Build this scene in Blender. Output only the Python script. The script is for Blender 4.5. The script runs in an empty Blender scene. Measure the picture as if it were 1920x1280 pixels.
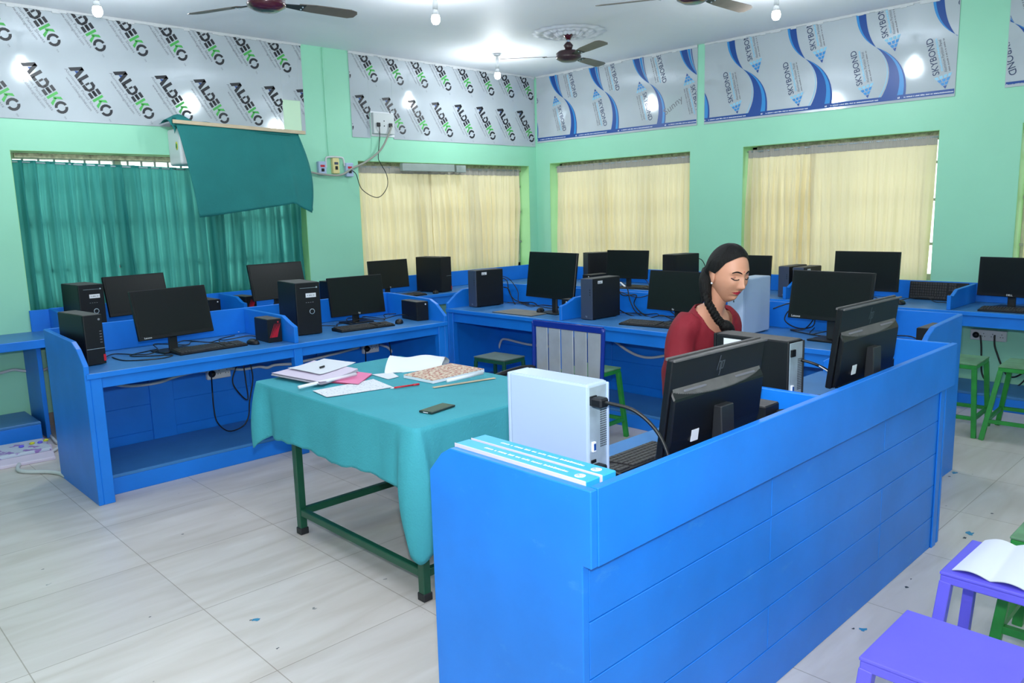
import bpy, bmesh, math, random
from mathutils import Vector, Matrix, noise
R = math.radians
PI = math.pi
sc = bpy.context.scene
col = sc.collection
# ------------------------------------------------------------------ camera
FPX, YAW, PITCH, ROLL = 1465.0, 0.80653565, -0.163672675, -0.0261748618
CAM = Vector((0, 0, 1.58))
_d = Vector((math.cos(YAW)*math.cos(PITCH), math.sin(YAW)*math.cos(PITCH), math.sin(PITCH)))
_r = _d.cross(Vector((0, 0, 1))).normalized(); _u = _r.cross(_d)
CR = _r*math.cos(ROLL)+_u*math.sin(ROLL); CU = -_r*math.sin(ROLL)+_u*math.cos(ROLL); CB = -_d
cd = bpy.data.cameras.new('camera'); cam = bpy.data.objects.new('camera', cd); col.objects.link(cam)
cd.sensor_width = 36; cd.lens = FPX/1920*36; cd.clip_start = .02
cam.matrix_world = Matrix(((CR.x, CU.x, CB.x, CAM.x), (CR.y, CU.y, CB.y, CAM.y), (CR.z, CU.z, CB.z, CAM.z), (0, 0, 0, 1)))
sc.camera = cam
def ray(px, py): return CR*(px-960)+CU*(640-py)-CB*FPX
def PZ(px, py, z): d = ray(px, py); return CAM+d*((z-CAM.z)/d.z)
def PX(px, py, x): d = ray(px, py); return CAM+d*((x-CAM.x)/d.x)
def PY(px, py, y): d = ray(px, py); return CAM+d*((y-CAM.y)/d.y)
# ------------------------------------------------------------------ world, lights, exposure
w = bpy.data.worlds.new('sky'); sc.world = w; w.use_nodes = True
w.node_tree.nodes['Background'].inputs[0].default_value = (.93, .97, 1, 1)
w.node_tree.nodes['Background'].inputs[1].default_value = 2.65
def area(name, loc, direction, size, power, color=(1, 1, 1)):
    l = bpy.data.lights.new(name, 'AREA'); l.shape = 'DISK'; l.size = size; l.energy = power; l.color = color
    o = bpy.data.objects.new(name, l); col.objects.link(o); o.location = loc
    o.rotation_euler = Vector(direction).to_track_quat('-Z', 'Y').to_euler(); return o
# the photographer's flash, just above the lens; the bounce and the point lights are added fill
area('camera_flash', CAM+CU*.16+CR*.0+_d*.02, _d+Vector((0, 0, .10)), .07, 46, (.94, .97, 1))
area('added_bounce_fill', CAM+Vector((0, 0, .20)), Vector((.45, .5, 1)), .09, 88, (1, .97, 1))  # added upward fill to brighten the ceiling and upper walls
for _x, _y in ((-.8, 1.6), (1.6, -.8), (-1.0, -1.2), (4.2, -.9), (1.6, 2.4)):  # unseen points added to raise the ambient level, no lamps modelled
    _l = bpy.data.lights.new('unseen_fill_light', 'POINT'); _l.energy = 22; _l.color = (.93, .97, 1); _l.shadow_soft_size = .12
    _p = bpy.data.objects.new('unseen_fill_light', _l); col.objects.link(_p); _p.location = (_x, _y, 2.75)
sc.view_settings.view_transform = 'Standard'; sc.view_settings.look = 'None'
sc.view_settings.exposure = 0.0; sc.view_settings.gamma = 1; sc.view_settings.use_curve_mapping = False
# ------------------------------------------------------------------ materials
def lin(c): return c/12.92 if c <= .04045 else ((c+.055)/1.055)**2.4
def rgb(r, g, b): return (lin(r/255), lin(g/255), lin(b/255), 1)
MATS = {}
def mat(name, c, rough=.5, metal=0, bump=0, bscale=30, var=0, vscale=4, spec=.5, emit=None, coat=0, stretch=None):
    if name in MATS: return MATS[name]
    m = bpy.data.materials.new(name); m.use_nodes = True; nt = m.node_tree; b = nt.nodes['Principled BSDF']
    b.inputs['Base Color'].default_value = c; b.inputs['Roughness'].default_value = rough
    b.inputs['Metallic'].default_value = metal; b.inputs['Specular IOR Level'].default_value = spec
    b.inputs['Coat Weight'].default_value = coat
    if emit: b.inputs['Emission Color'].default_value = c; b.inputs['Emission Strength'].default_value = emit
    tc = nt.nodes.new('ShaderNodeTexCoord'); mp = nt.nodes.new('ShaderNodeMapping'); nt.links.new(tc.outputs['Object'], mp.inputs[0])
    if stretch: mp.inputs['Scale'].default_value = stretch
    if var:
        n = nt.nodes.new('ShaderNodeTexNoise'); n.inputs['Scale'].default_value = vscale; n.inputs['Detail'].default_value = 5
        nt.links.new(mp.outputs[0], n.inputs['Vector'])
        cr = nt.nodes.new('ShaderNodeValToRGB'); cr.color_ramp.elements[0].position = .3; cr.color_ramp.elements[1].position = .7
        k0, k1 = 1-var, 1+var
        cr.color_ramp.elements[0].color = (c[0]*k0, c[1]*k0, c[2]*k0, 1)
        cr.color_ramp.elements[1].color = (min(1, c[0]*k1+.01*var), min(1, c[1]*k1+.01*var), min(1, c[2]*k1+.01*var), 1)
        nt.links.new(n.outputs[0], cr.inputs[0]); nt.links.new(cr.outputs[0], b.inputs['Base Color'])
    if bump:
        n2 = nt.nodes.new('ShaderNodeTexNoise'); n2.inputs['Scale'].default_value = bscale; n2.inputs['Detail'].default_value = 4
        nt.links.new(mp.outputs[0], n2.inputs['Vector'])
        bp = nt.nodes.new('ShaderNodeBump'); bp.inputs['Strength'].default_value = bump; bp.inputs['Distance'].default_value = .01
        nt.links.new(n2.outputs[0], bp.inputs['Height']); nt.links.new(bp.outputs[0], b.inputs['Normal'])
    MATS[name] = m; return m
BLUE = mat('blue_paint', rgb(14, 120, 224), .42, bump=.12, bscale=7, var=.10, vscale=3)
BLUEC = mat('scuffed_blue_paint', rgb(14, 120, 224), .42, bump=.12, bscale=7, var=.10, vscale=3)
_nt = BLUEC.node_tree; _b = _nt.nodes['Principled BSDF']; _src = _b.inputs['Base Color'].links[0].from_socket
_tc = _nt.nodes.new('ShaderNodeTexCoord'); _n = _nt.nodes.new('ShaderNodeTexNoise'); _n.inputs['Scale'].default_value = 5.5; _n.inputs['Detail'].default_value = 9; _n.inputs['Roughness'].default_value = .72
_m = _nt.nodes.new('ShaderNodeMapping'); _m.inputs['Scale'].default_value = (1, 1, 2.2); _nt.links.new(_tc.outputs['Object'], _m.inputs[0]); _nt.links.new(_m.outputs[0], _n.inputs['Vector'])
_r = _nt.nodes.new('ShaderNodeValToRGB'); _r.color_ramp.elements[0].position = .60; _r.color_ramp.elements[1].position = .74; _r.color_ramp.elements[1].color = (.55, .55, .55, 1); _nt.links.new(_n.outputs[0], _r.inputs[0])
_x = _nt.nodes.new('ShaderNodeMix'); _x.data_type = 'RGBA'; _nt.links.new(_r.outputs[0], _x.inputs[0]); _nt.links.new(_src, _x.inputs[6]); _x.inputs[7].default_value = rgb(70, 150, 225); _nt.links.new(_x.outputs[2], _b.inputs['Base Color'])
BLUETOP = mat('blue_worktop', rgb(58, 122, 185), .42, bump=.08, bscale=12, var=.08, vscale=5)
GREEN = mat('green_wall_paint', rgb(154, 219, 190), .42, bump=.06, bscale=5, var=.03, vscale=1.5)
REVEAL = mat('yellow_lit_reveal', rgb(160, 216, 150), .5)  # wall green with the yellow window light mixed into its colour
CEIL = mat('white_ceiling_paint', rgb(240, 242, 250), .6, bump=.05, bscale=4, var=.03, vscale=1)
BLACK = mat('black_plastic', rgb(20, 22, 27), .45, spec=.35)
SCREEN = mat('dark_screen', rgb(15, 18, 22), .3, spec=.35)
BEZEL = mat('black_bezel', rgb(15, 17, 22), .4, spec=.35)
DUSTY = mat('dusty_black_plastic', rgb(88, 87, 88), .75, var=.15, vscale=20)
NAVY = mat('grey_blue_plastic', rgb(62, 72, 94), .42)
DKGREY = mat('dark_grey_steel', rgb(44, 46, 50), .45, metal=.3)
WHITEP = mat('white_painted_steel', rgb(170, 188, 218), .4)
PVC = mat('white_pvc', rgb(205, 208, 212), .45)
SILVER = mat('galvanised_steel', rgb(172, 188, 200), .4, metal=.3, var=.15, vscale=15)
CABLE = mat('black_cable_rubber', rgb(14, 15, 17), .45)
LABELW = mat('white_label_paper', rgb(225, 228, 235), .6)
INK = mat('dark_print', rgb(36, 38, 46), .5)
GREENK = mat('green_print', rgb(70, 170, 80), .5)
BLUEK = mat('blue_print', rgb(16, 70, 148), .4)
LBLUEK = mat('light_blue_print', rgb(44, 138, 208), .4)
CYANK = mat('pale_cyan_print', rgb(135, 195, 225), .4)
NAVYK = mat('navy_print', rgb(34, 52, 92), .5)
GREYK = mat('grey_print', rgb(120, 122, 130), .5)
RED = mat('red_plastic', rgb(190, 25, 45), .4)
PANEL = mat('aluminium_composite_panel', rgb(188, 196, 204), .085, metal=.15, spec=.35, var=.03, vscale=2)
GREENM = mat('green_painted_metal', rgb(38, 140, 56), .4, var=.2, vscale=12)
GREENTOP = mat('worn_green_seat', rgb(96, 140, 104), .55, var=.25, vscale=9)
DGREEN = mat('dark_green_metal', rgb(18, 78, 58), .4, var=.1, vscale=10)
GREYTOP = mat('grey_green_seat', rgb(84, 104, 100), .55, var=.15, vscale=9)
PURPLE = mat('purple_painted_metal', rgb(104, 96, 226), .36, var=.05, vscale=6)
MAROON = mat('maroon_enamel', rgb(78, 22, 42), .22, coat=.5)
BROWNB = mat('brown_fan_blade', rgb(112, 102, 96), .45, var=.12, vscale=14)
PAPER = mat('white_paper', rgb(226, 230, 240), .7)
WOOD = mat('pale_wood', rgb(196, 178, 150), .6, var=.12, vscale=12, stretch=(1, 12, 12))
ROYAL = mat('royal_blue_enamel', rgb(22, 50, 150), .25, coat=.4)
SKIN = mat('skin', rgb(198, 142, 116), .5); SKIN.node_tree.nodes['Principled BSDF'].inputs['Subsurface Weight'].default_value = .08
SKIN.node_tree.nodes['Principled BSDF'].inputs['Subsurface Radius'].default_value = (.01, .004, .002)
HAIR = mat('black_hair', rgb(10, 8, 9), .6, bump=.5, bscale=60, stretch=(6, 6, .6), spec=.25)
LIPS = mat('lipstick_red', rgb(170, 45, 62), .4)
KURTA = mat('maroon_cotton', rgb(122, 12, 32), .8, bump=.12, bscale=200, var=.08, vscale=10)
TROUS = mat('dark_trousers', rgb(40, 34, 44), .8)
SKIRT = mat('skirting_cement', rgb(150, 142, 132), .7, var=.15, vscale=6)
CLOTHG = mat('green_table_cloth', rgb(60, 158, 174), .85, bump=.25, bscale=120, var=.05, vscale=4)
CLOTHT = mat('teal_cover_cloth', rgb(22, 118, 118), .8, bump=.3, bscale=90, var=.06, vscale=5)
def cloth_mat(name, c, trans, tc):
    m = bpy.data.materials.new(name); m.use_nodes = True; nt = m.node_tree; b = nt.nodes['Principled BSDF']
    b.inputs['Base Color'].default_value = c; b.inputs['Roughness'].default_value = .85; b.inputs['Specular IOR Level'].default_value = .1
    t = nt.nodes.new('ShaderNodeBsdfTranslucent'); t.inputs[0].default_value = tc
    mx = nt.nodes.new('ShaderNodeMixShader'); mx.inputs[0].default_value = trans
    tx = nt.nodes.new('ShaderNodeTexCoord'); mp = nt.nodes.new('ShaderNodeMapping'); mp.inputs['Scale'].default_value = (8, 8, 1.2)
    nz = nt.nodes.new('ShaderNodeTexNoise'); nz.inputs['Scale'].default_value = 10; nz.inputs['Detail'].default_value = 6
    nt.links.new(tx.outputs['Object'], mp.inputs[0]); nt.links.new(mp.outputs[0], nz.inputs['Vector'])
    bp = nt.nodes.new('ShaderNodeBump'); bp.inputs['Strength'].default_value = .35; bp.inputs['Distance'].default_value = .01
    nt.links.new(nz.outputs[0], bp.inputs['Height']); nt.links.new(bp.outputs[0], b.inputs['Normal'])
    out = nt.nodes['Material Output']
    nt.links.new(b.outputs[0], mx.inputs[1]); nt.links.new(t.outputs[0], mx.inputs[2]); nt.links.new(mx.outputs[0], out.inputs[0])
    return m
CREAM = cloth_mat('cream_curtain_cloth', rgb(236, 228, 200), .4, rgb(238, 222, 170))
TEAL = cloth_mat('teal_curtain_cloth', rgb(22, 104, 112), .45, rgb(104, 200, 184))
HEADING = cloth_mat('grey_curtain_heading', rgb(176, 172, 164), .1, rgb(150, 150, 140))
def floor_mat():
    m = bpy.data.materials.new('beige_marble_tiles'); m.use_nodes = True; nt = m.node_tree; b = nt.nodes['Principled BSDF']
    tc = nt.nodes.new('ShaderNodeTexCoord'); mp = nt.nodes.new('ShaderNodeMapping')
    mp.inputs['Location'].default_value = (-.51, -.545, 0); nt.links.new(tc.outputs['Object'], mp.inputs[0])
    br = nt.nodes.new('ShaderNodeTexBrick'); br.offset = 0; br.inputs['Scale'].default_value = 1
    br.inputs['Brick Width'].default_value = .63; br.inputs['Row Height'].default_value = .63
    br.inputs['Mortar Size'].default_value = .0022; br.inputs['Mortar Smooth'].default_value = .3; br.inputs['Bias'].default_value = 0
    br.inputs['Color1'].default_value = (1, 1, 1, 1); br.inputs['Color2'].default_value = (.93, .93, .94, 1); br.inputs['Mortar'].default_value = (.55, .52, .48, 1)
    nt.links.new(mp.outputs[0], br.inputs[0])
    m2 = nt.nodes.new('ShaderNodeMapping'); m2.inputs['Scale'].default_value = (1.1, 6, 1); m2.inputs['Rotation'].default_value = (0, 0, .25); nt.links.new(tc.outputs['Object'], m2.inputs[0])
    n = nt.nodes.new('ShaderNodeTexNoise'); n.inputs['Scale'].default_value = 1.6; n.inputs['Detail'].default_value = 6; n.inputs['Distortion'].default_value = .6
    nt.links.new(m2.outputs[0], n.inputs['Vector'])
    cr = nt.nodes.new('ShaderNodeValToRGB'); cr.color_ramp.elements[0].position = .3; cr.color_ramp.elements[1].position = .72
    cr.color_ramp.elements[0].color = rgb(200, 192, 186); cr.color_ramp.elements[1].color = rgb(220, 214, 212)
    nt.links.new(n.outputs[0], cr.inputs[0])
    mx = nt.nodes.new('ShaderNodeMix'); mx.data_type = 'RGBA'; mx.blend_type = 'MULTIPLY'; mx.inputs[0].default_value = 1
    nt.links.new(cr.outputs[0], mx.inputs[6]); nt.links.new(br.outputs[0], mx.inputs[7])
    v = nt.nodes.new('ShaderNodeTexNoise'); v.inputs['Scale'].default_value = 14; v.inputs['Detail'].default_value = 3; nt.links.new(tc.outputs['Object'], v.inputs['Vector'])
    c2 = nt.nodes.new('ShaderNodeValToRGB'); c2.color_ramp.elements[0].position = .745; c2.color_ramp.elements[1].position = .76
    c2.color_ramp.elements[0].color = (0, 0, 0, 1); c2.color_ramp.elements[1].color = (.7, .7, .7, 1); nt.links.new(v.outputs[0], c2.inputs[0])
    m3 = nt.nodes.new('ShaderNodeMix'); m3.data_type = 'RGBA'; nt.links.new(c2.outputs[0], m3.inputs[0]); nt.links.new(mx.outputs[2], m3.inputs[6]); m3.inputs[7].default_value = rgb(70, 84, 92)
    nt.links.new(m3.outputs[2], b.inputs['Base Color']); b.inputs['Roughness'].default_value = .32
    return m
FLOOR = floor_mat()
def bulb_mat():
    m = mat('glowing_lamp_glass', (1, 1, 1, 1), .4, emit=14); m.node_tree.nodes['Principled BSDF'].inputs['Emission Color'].default_value = (.9, 1, 1, 1); return m
BULB = bulb_mat()
def printed(name, c1, c2, sx=40, sy=40, thr=.5):
    m = mat(name, c1, .6, var=.001, vscale=1); nt = m.node_tree
    n = [q for q in nt.nodes if q.type == 'TEX_NOISE'][0]; cr = [q for q in nt.nodes if q.type == 'VALTORGB'][0]
    n.inputs['Scale'].default_value = sx; cr.color_ramp.elements[0].position = thr-.02; cr.color_ramp.elements[1].position = thr+.02
    cr.color_ramp.elements[0].color = c1; cr.color_ramp.elements[1].color = c2; return m
# ------------------------------------------------------------------ mesh builder
class MB:
    def __init__(s): s.bm = bmesh.new(); s.mats = []
    def mi(s, m):
        if m is None: return 0
        if m not in s.mats: s.mats.append(m)
        return s.mats.index(m)
    def merge(s, b2, M=None, m=None, smooth=False):
        k = s.mi(m); vs = {}
        for v in b2.verts: vs[v] = s.bm.verts.new(M @ v.co if M is not None else v.co)
        for f in b2.faces:
            try: nf = s.bm.faces.new([vs[v] for v in f.verts])
            except ValueError: continue
            nf.material_index = k; nf.smooth = smooth
        b2.free(); return s
    def box(s, x0, x1, y0, y1, z0, z1, m=None, bev=.003, M=None, seg=1):
        b = bmesh.new(); bmesh.ops.create_cube(b, size=1)
        for v in b.verts: v.co = Vector(((x0+x1)/2+v.co.x*(x1-x0), (y0+y1)/2+v.co.y*(y1-y0), (z0+z1)/2+v.co.z*(z1-z0)))
        mn = min(abs(x1-x0), abs(y1-y0), abs(z1-z0))
        if bev > 0: bmesh.ops.bevel(b, geom=b.edges[:], offset=min(bev, mn*.3), segments=seg, profile=.5, affect='EDGES')
        return s.merge(b, M, m)
    def prism(s, pts, a0, a1, axis='x', m=None, bev=0, M=None):
        """pts 2D outline extruded along axis; x: (y,z)  y: (x,z)  z: (x,y)"""
        b = bmesh.new()
        def mk(p, a): return Vector((a, p[0], p[1])) if axis == 'x' else Vector((p[0], a, p[1])) if axis == 'y' else Vector((p[0], p[1], a))
        A = [b.verts.new(mk(p, a0)) for p in pts]; B = [b.verts.new(mk(p, a1)) for p in pts]
        b.faces.new(A); b.faces.new(B[::-1]); n = len(pts)
        for i in range(n): b.faces.new((A[i], B[i], B[(i+1) % n], A[(i+1) % n]))
        bmesh.ops.recalc_face_normals(b, faces=b.faces[:])
        if bev: bmesh.ops.bevel(b, geom=b.edges[:], offset=bev, segments=1, affect='EDGES')
        return s.merge(b, M, m)
    def bar(s, p, q, wdt, dep, m=None, up=Vector((0, 0, 1)), bev=.002):
        p = Vector(p); q = Vector(q); d = (q-p); L = d.length; d.normalize()
        if abs(d.dot(up)) > .97: up = Vector((1, 0, 0))
        sx = d.cross(up).normalized(); sy = sx.cross(d)
        M = Matrix(((sx.x, sy.x, d.x, p.x), (sx.y, sy.y, d.y, p.y), (sx.z, sy.z, d.z, p.z), (0, 0, 0, 1)))
        return s.box(-wdt/2, wdt/2, -dep/2, dep/2, 0, L, m, bev, M)
    def tube(s, pts, r, m=None, n=8, sm=True, steps=6, closed=False):
        pts = [Vector(p) for p in pts]
        if sm and len(pts) > 2:
            o = []
            for i in range(len(pts)-1):
                p0 = pts[max(i-1, 0)]; p1 = pts[i]; p2 = pts[i+1]; p3 = pts[min(i+2, len(pts)-1)]
                for k in range(steps):
                    t = k/steps; o.append(.5*((2*p1)+(p2-p0)*t+(2*p0-5*p1+4*p2-p3)*t*t+(3*p1-p0-3*p2+p3)*t**3))
            o.append(pts[-1]); pts = o
        N = len(pts); rr = r if callable(r) else (lambda t: r)
        b = bmesh.new(); rings = []; prev = None
        for i, p in enumerate(pts):
            t = (pts[min(i+1, N-1)]-pts[max(i-1, 0)]).normalized()
            if prev is None: a = t.orthogonal().normalized()
            else:
                a = prev-t*prev.dot(t)
                a = a.normalized() if a.length > 1e-6 else t.orthogonal().normalized()
            prev = a; c = t.cross(a); rad = rr(i/(N-1))
            rings.append([b.verts.new(p+(a*math.cos(2*PI*k/n)+c*math.sin(2*PI*k/n))*rad) for k in range(n)])
        for i in range(N-1):
            for k in range(n): b.faces.new((rings[i][k], rings[i][(k+1) % n], rings[i+1][(k+1) % n], rings[i+1][k]))
        b.faces.new(rings[0][::-1]); b.faces.new(rings[-1])
        return s.merge(b, None, m, True)
    def lathe(s, prof, m=None, n=24, M=None, fr=0):
        b = bmesh.new(); rings = []
        for r, z in prof: rings.append([b.verts.new((max(r, 1e-4)*math.cos(2*PI*k/n), max(r, 1e-4)*math.sin(2*PI*k/n), z)) for k in range(n)])
        for i in range(len(rings)-1):
            for k in range(n): b.faces.new((rings[i][k], rings[i][(k+1) % n], rings[i+1][(k+1) % n], rings[i+1][k]))
        if prof[0] != prof[-1]: b.faces.new(rings[0][::-1]); b.faces.new(rings[-1])
        return s.merge(b, M, m, True)
    def ball(s, c, rx, ry=None, rz=None, m=None, n=16, M=None):
        b = bmesh.new(); bmesh.ops.create_uvsphere(b, u_segments=n, v_segments=max(6, n*2//3), radius=1)
        for v in b.verts: v.co = Vector((v.co.x*rx+c[0], v.co.y*(ry or rx)+c[1], v.co.z*(rz or rx)+c[2]))
        return s.merge(b, M, m, True)
    def grid(s, f, nu, nv, m=None, smooth=True):
        k = s.mi(m); V = [[s.bm.verts.new(f(i/nu, j/nv)) for j in range(nv+1)] for i in range(nu+1)]
        for i in range(nu):
            for j in range(nv):
                q = s.bm.faces.new((V[i][j], V[i+1][j], V[i+1][j+1], V[i][j+1])); q.material_index = k; q.smooth = smooth
        return s
    def flat(s, pts, M, m, h=0):
        k = s.mi(m); b = bmesh.new(); vs = [b.verts.new((p[0], p[1], h)) for p in pts]; b.faces.new(vs)
        bmesh.ops.triangulate(b, faces=b.faces[:]); return s.merge(b, M, m)
    def text(s, string, size, M, m, sx=1, align='l', h=0, bold=0):
        vs, fs, wd = glyphs(string, bold); k = s.mi(m); ox = {'l': 0, 'c': -wd/2, 'r': -wd}[align]
        V = [s.bm.verts.new(M @ Vector(((v[0]+ox)*size*sx, v[1]*size, h))) for v in vs]
        for f in fs:
            try: q = s.bm.faces.new([V[i] for i in f]); q.material_index = k
            except ValueError: pass
        return s
    def dashes(s, length, hgt, M, m, seed=0):
        """print too small to read: a row of short strokes"""
        rnd = random.Random(seed); x = 0
        while x < length:
            wd = hgt*rnd.uniform(.35, .8)
            s.flat([(x, 0), (min(length, x+wd), 0), (min(length, x+wd), hgt*rnd.uniform(.6, 1)), (x, hgt*rnd.uniform(.6, 1))], M, m)
            x += wd+hgt*(.22 if rnd.random() < .8 else .8)
        return s
    def build(s, name, parent=None, m=None, mods=None, clean=None):
        me = bpy.data.meshes.new(name); s.bm.normal_update(); s.bm.to_mesh(me); s.bm.free()
        for q in (s.mats or [m]):
            me.materials.append(q)
        o = bpy.data.objects.new(name, me); col.objects.link(o)
        if parent is not None: o.parent = parent
        if mods: mods(o)
        return o
_gl = {}
def glyphs(string, bold=0):
    key = (string, bold)
    if key in _gl: return _gl[key]
    cu = bpy.data.curves.new('t', 'FONT'); cu.body = string; cu.size = 1; cu.offset = bold; cu.resolution_u = 3
    ob = bpy.data.objects.new('t', cu); col.objects.link(ob)
    dg = bpy.context.evaluated_depsgraph_get(); me = bpy.data.meshes.new_from_object(ob.evaluated_get(dg))
    vs = [tuple(v.co) for v in me.vertices]; fs = [tuple(p.vertices) for p in me.polygons]
    bpy.data.objects.remove(ob); bpy.data.curves.remove(cu); bpy.data.meshes.remove(me)
    wd = max([v[0] for v in vs] or [0]); _gl[key] = (vs, fs, wd); return _gl[key]
def tag(o, label, cat, group=None, kind=None):
    if label: o['label'] = label
    if cat: o['category'] = cat
    if group: o['group'] = group
    if kind: o['kind'] = kind
    return o
def struct(o): o['kind'] = 'structure'; return o
def thing(name, label, cat, loc=(0, 0, 0), rz=0, group=None):
    o = bpy.data.objects.new(name, None); col.objects.link(o); o.empty_display_size = .05
    o.location = loc; o.rotation_euler = (0, 0, rz); return tag(o, label, cat, group)
def dup(root, loc, rz, label, group=None):
    def cp(o, par):
        c = o.copy(); col.objects.link(c); c.parent = par
        for ch in o.children: cp(ch, c)
        return c
    r = cp(root, None); r.location = loc; r.rotation_euler = (0, 0, rz); r['label'] = label
    if group: r['group'] = group
    return r
def frame(o, ux, uy):
    """matrix: local x -> ux, local y -> uy, origin o"""
    ux = Vector(ux).normalized(); uy = Vector(uy); uz = ux.cross(uy).normalized(); o = Vector(o)
    return Matrix(((ux.x, uy.x, uz.x, o.x), (ux.y, uy.y, uz.y, o.y), (ux.z, uy.z, uz.z, o.z), (0, 0, 0, 1)))
# ------------------------------------------------------------------ room shell
XW, YW, H = 7.16, 6.95, 3.205
XB, YB, T = -2.6, -2.9, .28
struct(MB().box(XB-.3, XW+.4, YB-.3, YW+.4, -.1, 0, FLOOR, 0).build('floor'))
struct(MB().box(XB-.3, XW+.4, YB-.3, YW+.4, H, H+.12, CEIL, 0).build('ceiling'))
ZS, ZT1, ZT2 = .905, 2.14, 2.16
def wall_with_holes(name, along, face, thick, lo, hi, holes):
    """holes: (a0,a1,z0,z1) sorted; along 'x' -> wall plane y=face, 'y' -> plane x=face"""
    mb = MB()
    def put(a0, a1, z0, z1):
        if a1-a0 < 1e-4: return
        if along == 'x': mb.box(a0, a1, face, face+thick, z0, z1, GREEN, 0)
        else: mb.box(face, face+thick, a0, a1, z0, z1, GREEN, 0)
    c = lo
    for a0, a1, z0, z1 in holes:
        put(c, a0, 0, H); put(a0, a1, 0, z0); put(a0, a1, z1, H); c = a1
    put(c, hi, 0, H)
    return struct(mb.build(name))
WL = [(1.485, 3.93, ZS, ZT1), (4.55, 7.03, ZS, ZT1)]
WR = [(-1.2, 1.72, ZS, ZT2), (2.31, 4.10, ZS, ZT2), (4.71, 6.72, ZS, ZT2)]
wall_with_holes('wall_left', 'x', YW, T, XB, XW+T, WL)
wall_with_holes('wall_right', 'y', XW, T, YB, YW, WR)
struct(MB().box(XB-T, XB, YB, YW+T, 0, H, GREEN, 0).build('wall_back'))
struct(MB().box(XB, XW+T, YB-T, YB, 0, H, GREEN, 0).build('wall_near'))
struct(MB().box(XB, XW-.02, YW-.012, YW, 0, .10, SKIRT, .002).build('baseboard_left'))
struct(MB().box(XW-.012, XW, YB, YW-.02, 0, .10, SKIRT, .002).build('baseboard_right'))
# white sealant band where the panels meet the ceiling
def sealant(name, pts, along):
    mb = MB(); random.seed(5)
    a0, a1, f = pts; n = int((a1-a0)/.05)
    for i in range(n):
        a = a0+(a1-a0)*i/n; b = a0+(a1-a0)*(i+1)/n+.002; h = .014+.02*abs(noise.noise(Vector((a*4, 3, f))))+.012*random.random()
        if along == 'x': mb.box(a, b, f-.016, f, H-h, H-.0005, PVC, .002)
        else: mb.box(f-.016, f, a, b, H-h, H-.0005, PVC, .002)
    return struct(mb.build(name))
# windows : frame, bars, glass
GLASS = bpy.data.materials.new('window_glass'); GLASS.use_nodes = True
_g = GLASS.node_tree.nodes['Principled BSDF']; _g.inputs['Base Color'].default_value = (.9, .97, .96, 1); _g.inputs['Roughness'].default_value = .05; _g.inputs['Transmission Weight'].default_value = 1; _g.inputs['IOR'].default_value = 1.05
FRM = mat('cream_window_frame', rgb(196, 200, 178), .6, var=.2, vscale=10)
BARM = mat('window_bar_steel', rgb(160, 165, 160), .5)
def window(n, along, face, a0, a1, z0, z1):
    f = MB(); bars = MB(); gl = MB(); d0, d1 = face+T-.09, face+T-.04
    def bx(mb, p0, p1, q0, q1, e0, e1, m, bev=.003):
        if along == 'x': mb.box(p0, p1, e0, e1, q0, q1, m, bev)
        else: mb.box(e0, e1, p0, p1, q0, q1, m, bev)
    for p in ((a0, a1, z0, z0+.05), (a0, a1, z1-.05, z1), (a0, a0+.05, z0, z1), (a1-.05, a1, z0, z1)): bx(f, *p, d0, d1, FRM)
    k = 3 if a1-a0 > 2 else 2
    for i in range(1, k): c = a0+(a1-a0)*i/k; bx(f, c-.03, c+.03, z0, z1, d0, d1, FRM)
    nb = int((a1-a0)/.11)
    for i in range(1, nb): c = a0+(a1-a0)*i/nb; bx(bars, c-.007, c+.007, z0, z1, d0-.03, d0-.016, BARM, 0)
    for zz in (.25, .55, .8): z = z0+(z1-z0)*zz; bx(bars, a0, a1, z-.012, z+.012, d0-.034, d0-.022, BARM, 0)
    bx(gl, a0+.05, a1-.05, z0+.05, z1-.05, d0+.02, d0+.025, GLASS, 0)
    r = MB()
    for p in ((a0, a1, z1-.004, z1-.0002), (a0+.0002, a0+.004, z0, z1), (a1-.004, a1-.0002, z0, z1)): bx(r, *p, face+.002, face+T-.1, REVEAL, 0)
    o = struct(f.build('window_%d' % n)); bars.build('window_bars', o); gl.build('window_pane', o); r.build('reveal_lining', o)
    return o
for i, (a0, a1, z0, z1) in enumerate(WL): window(i+1, 'x', YW, a0, a1, z0, z1)
for i, (a0, a1, z0, z1) in enumerate(reversed(WR)): window(i+3, 'y', XW, a0, a1, z0, z1)
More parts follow.
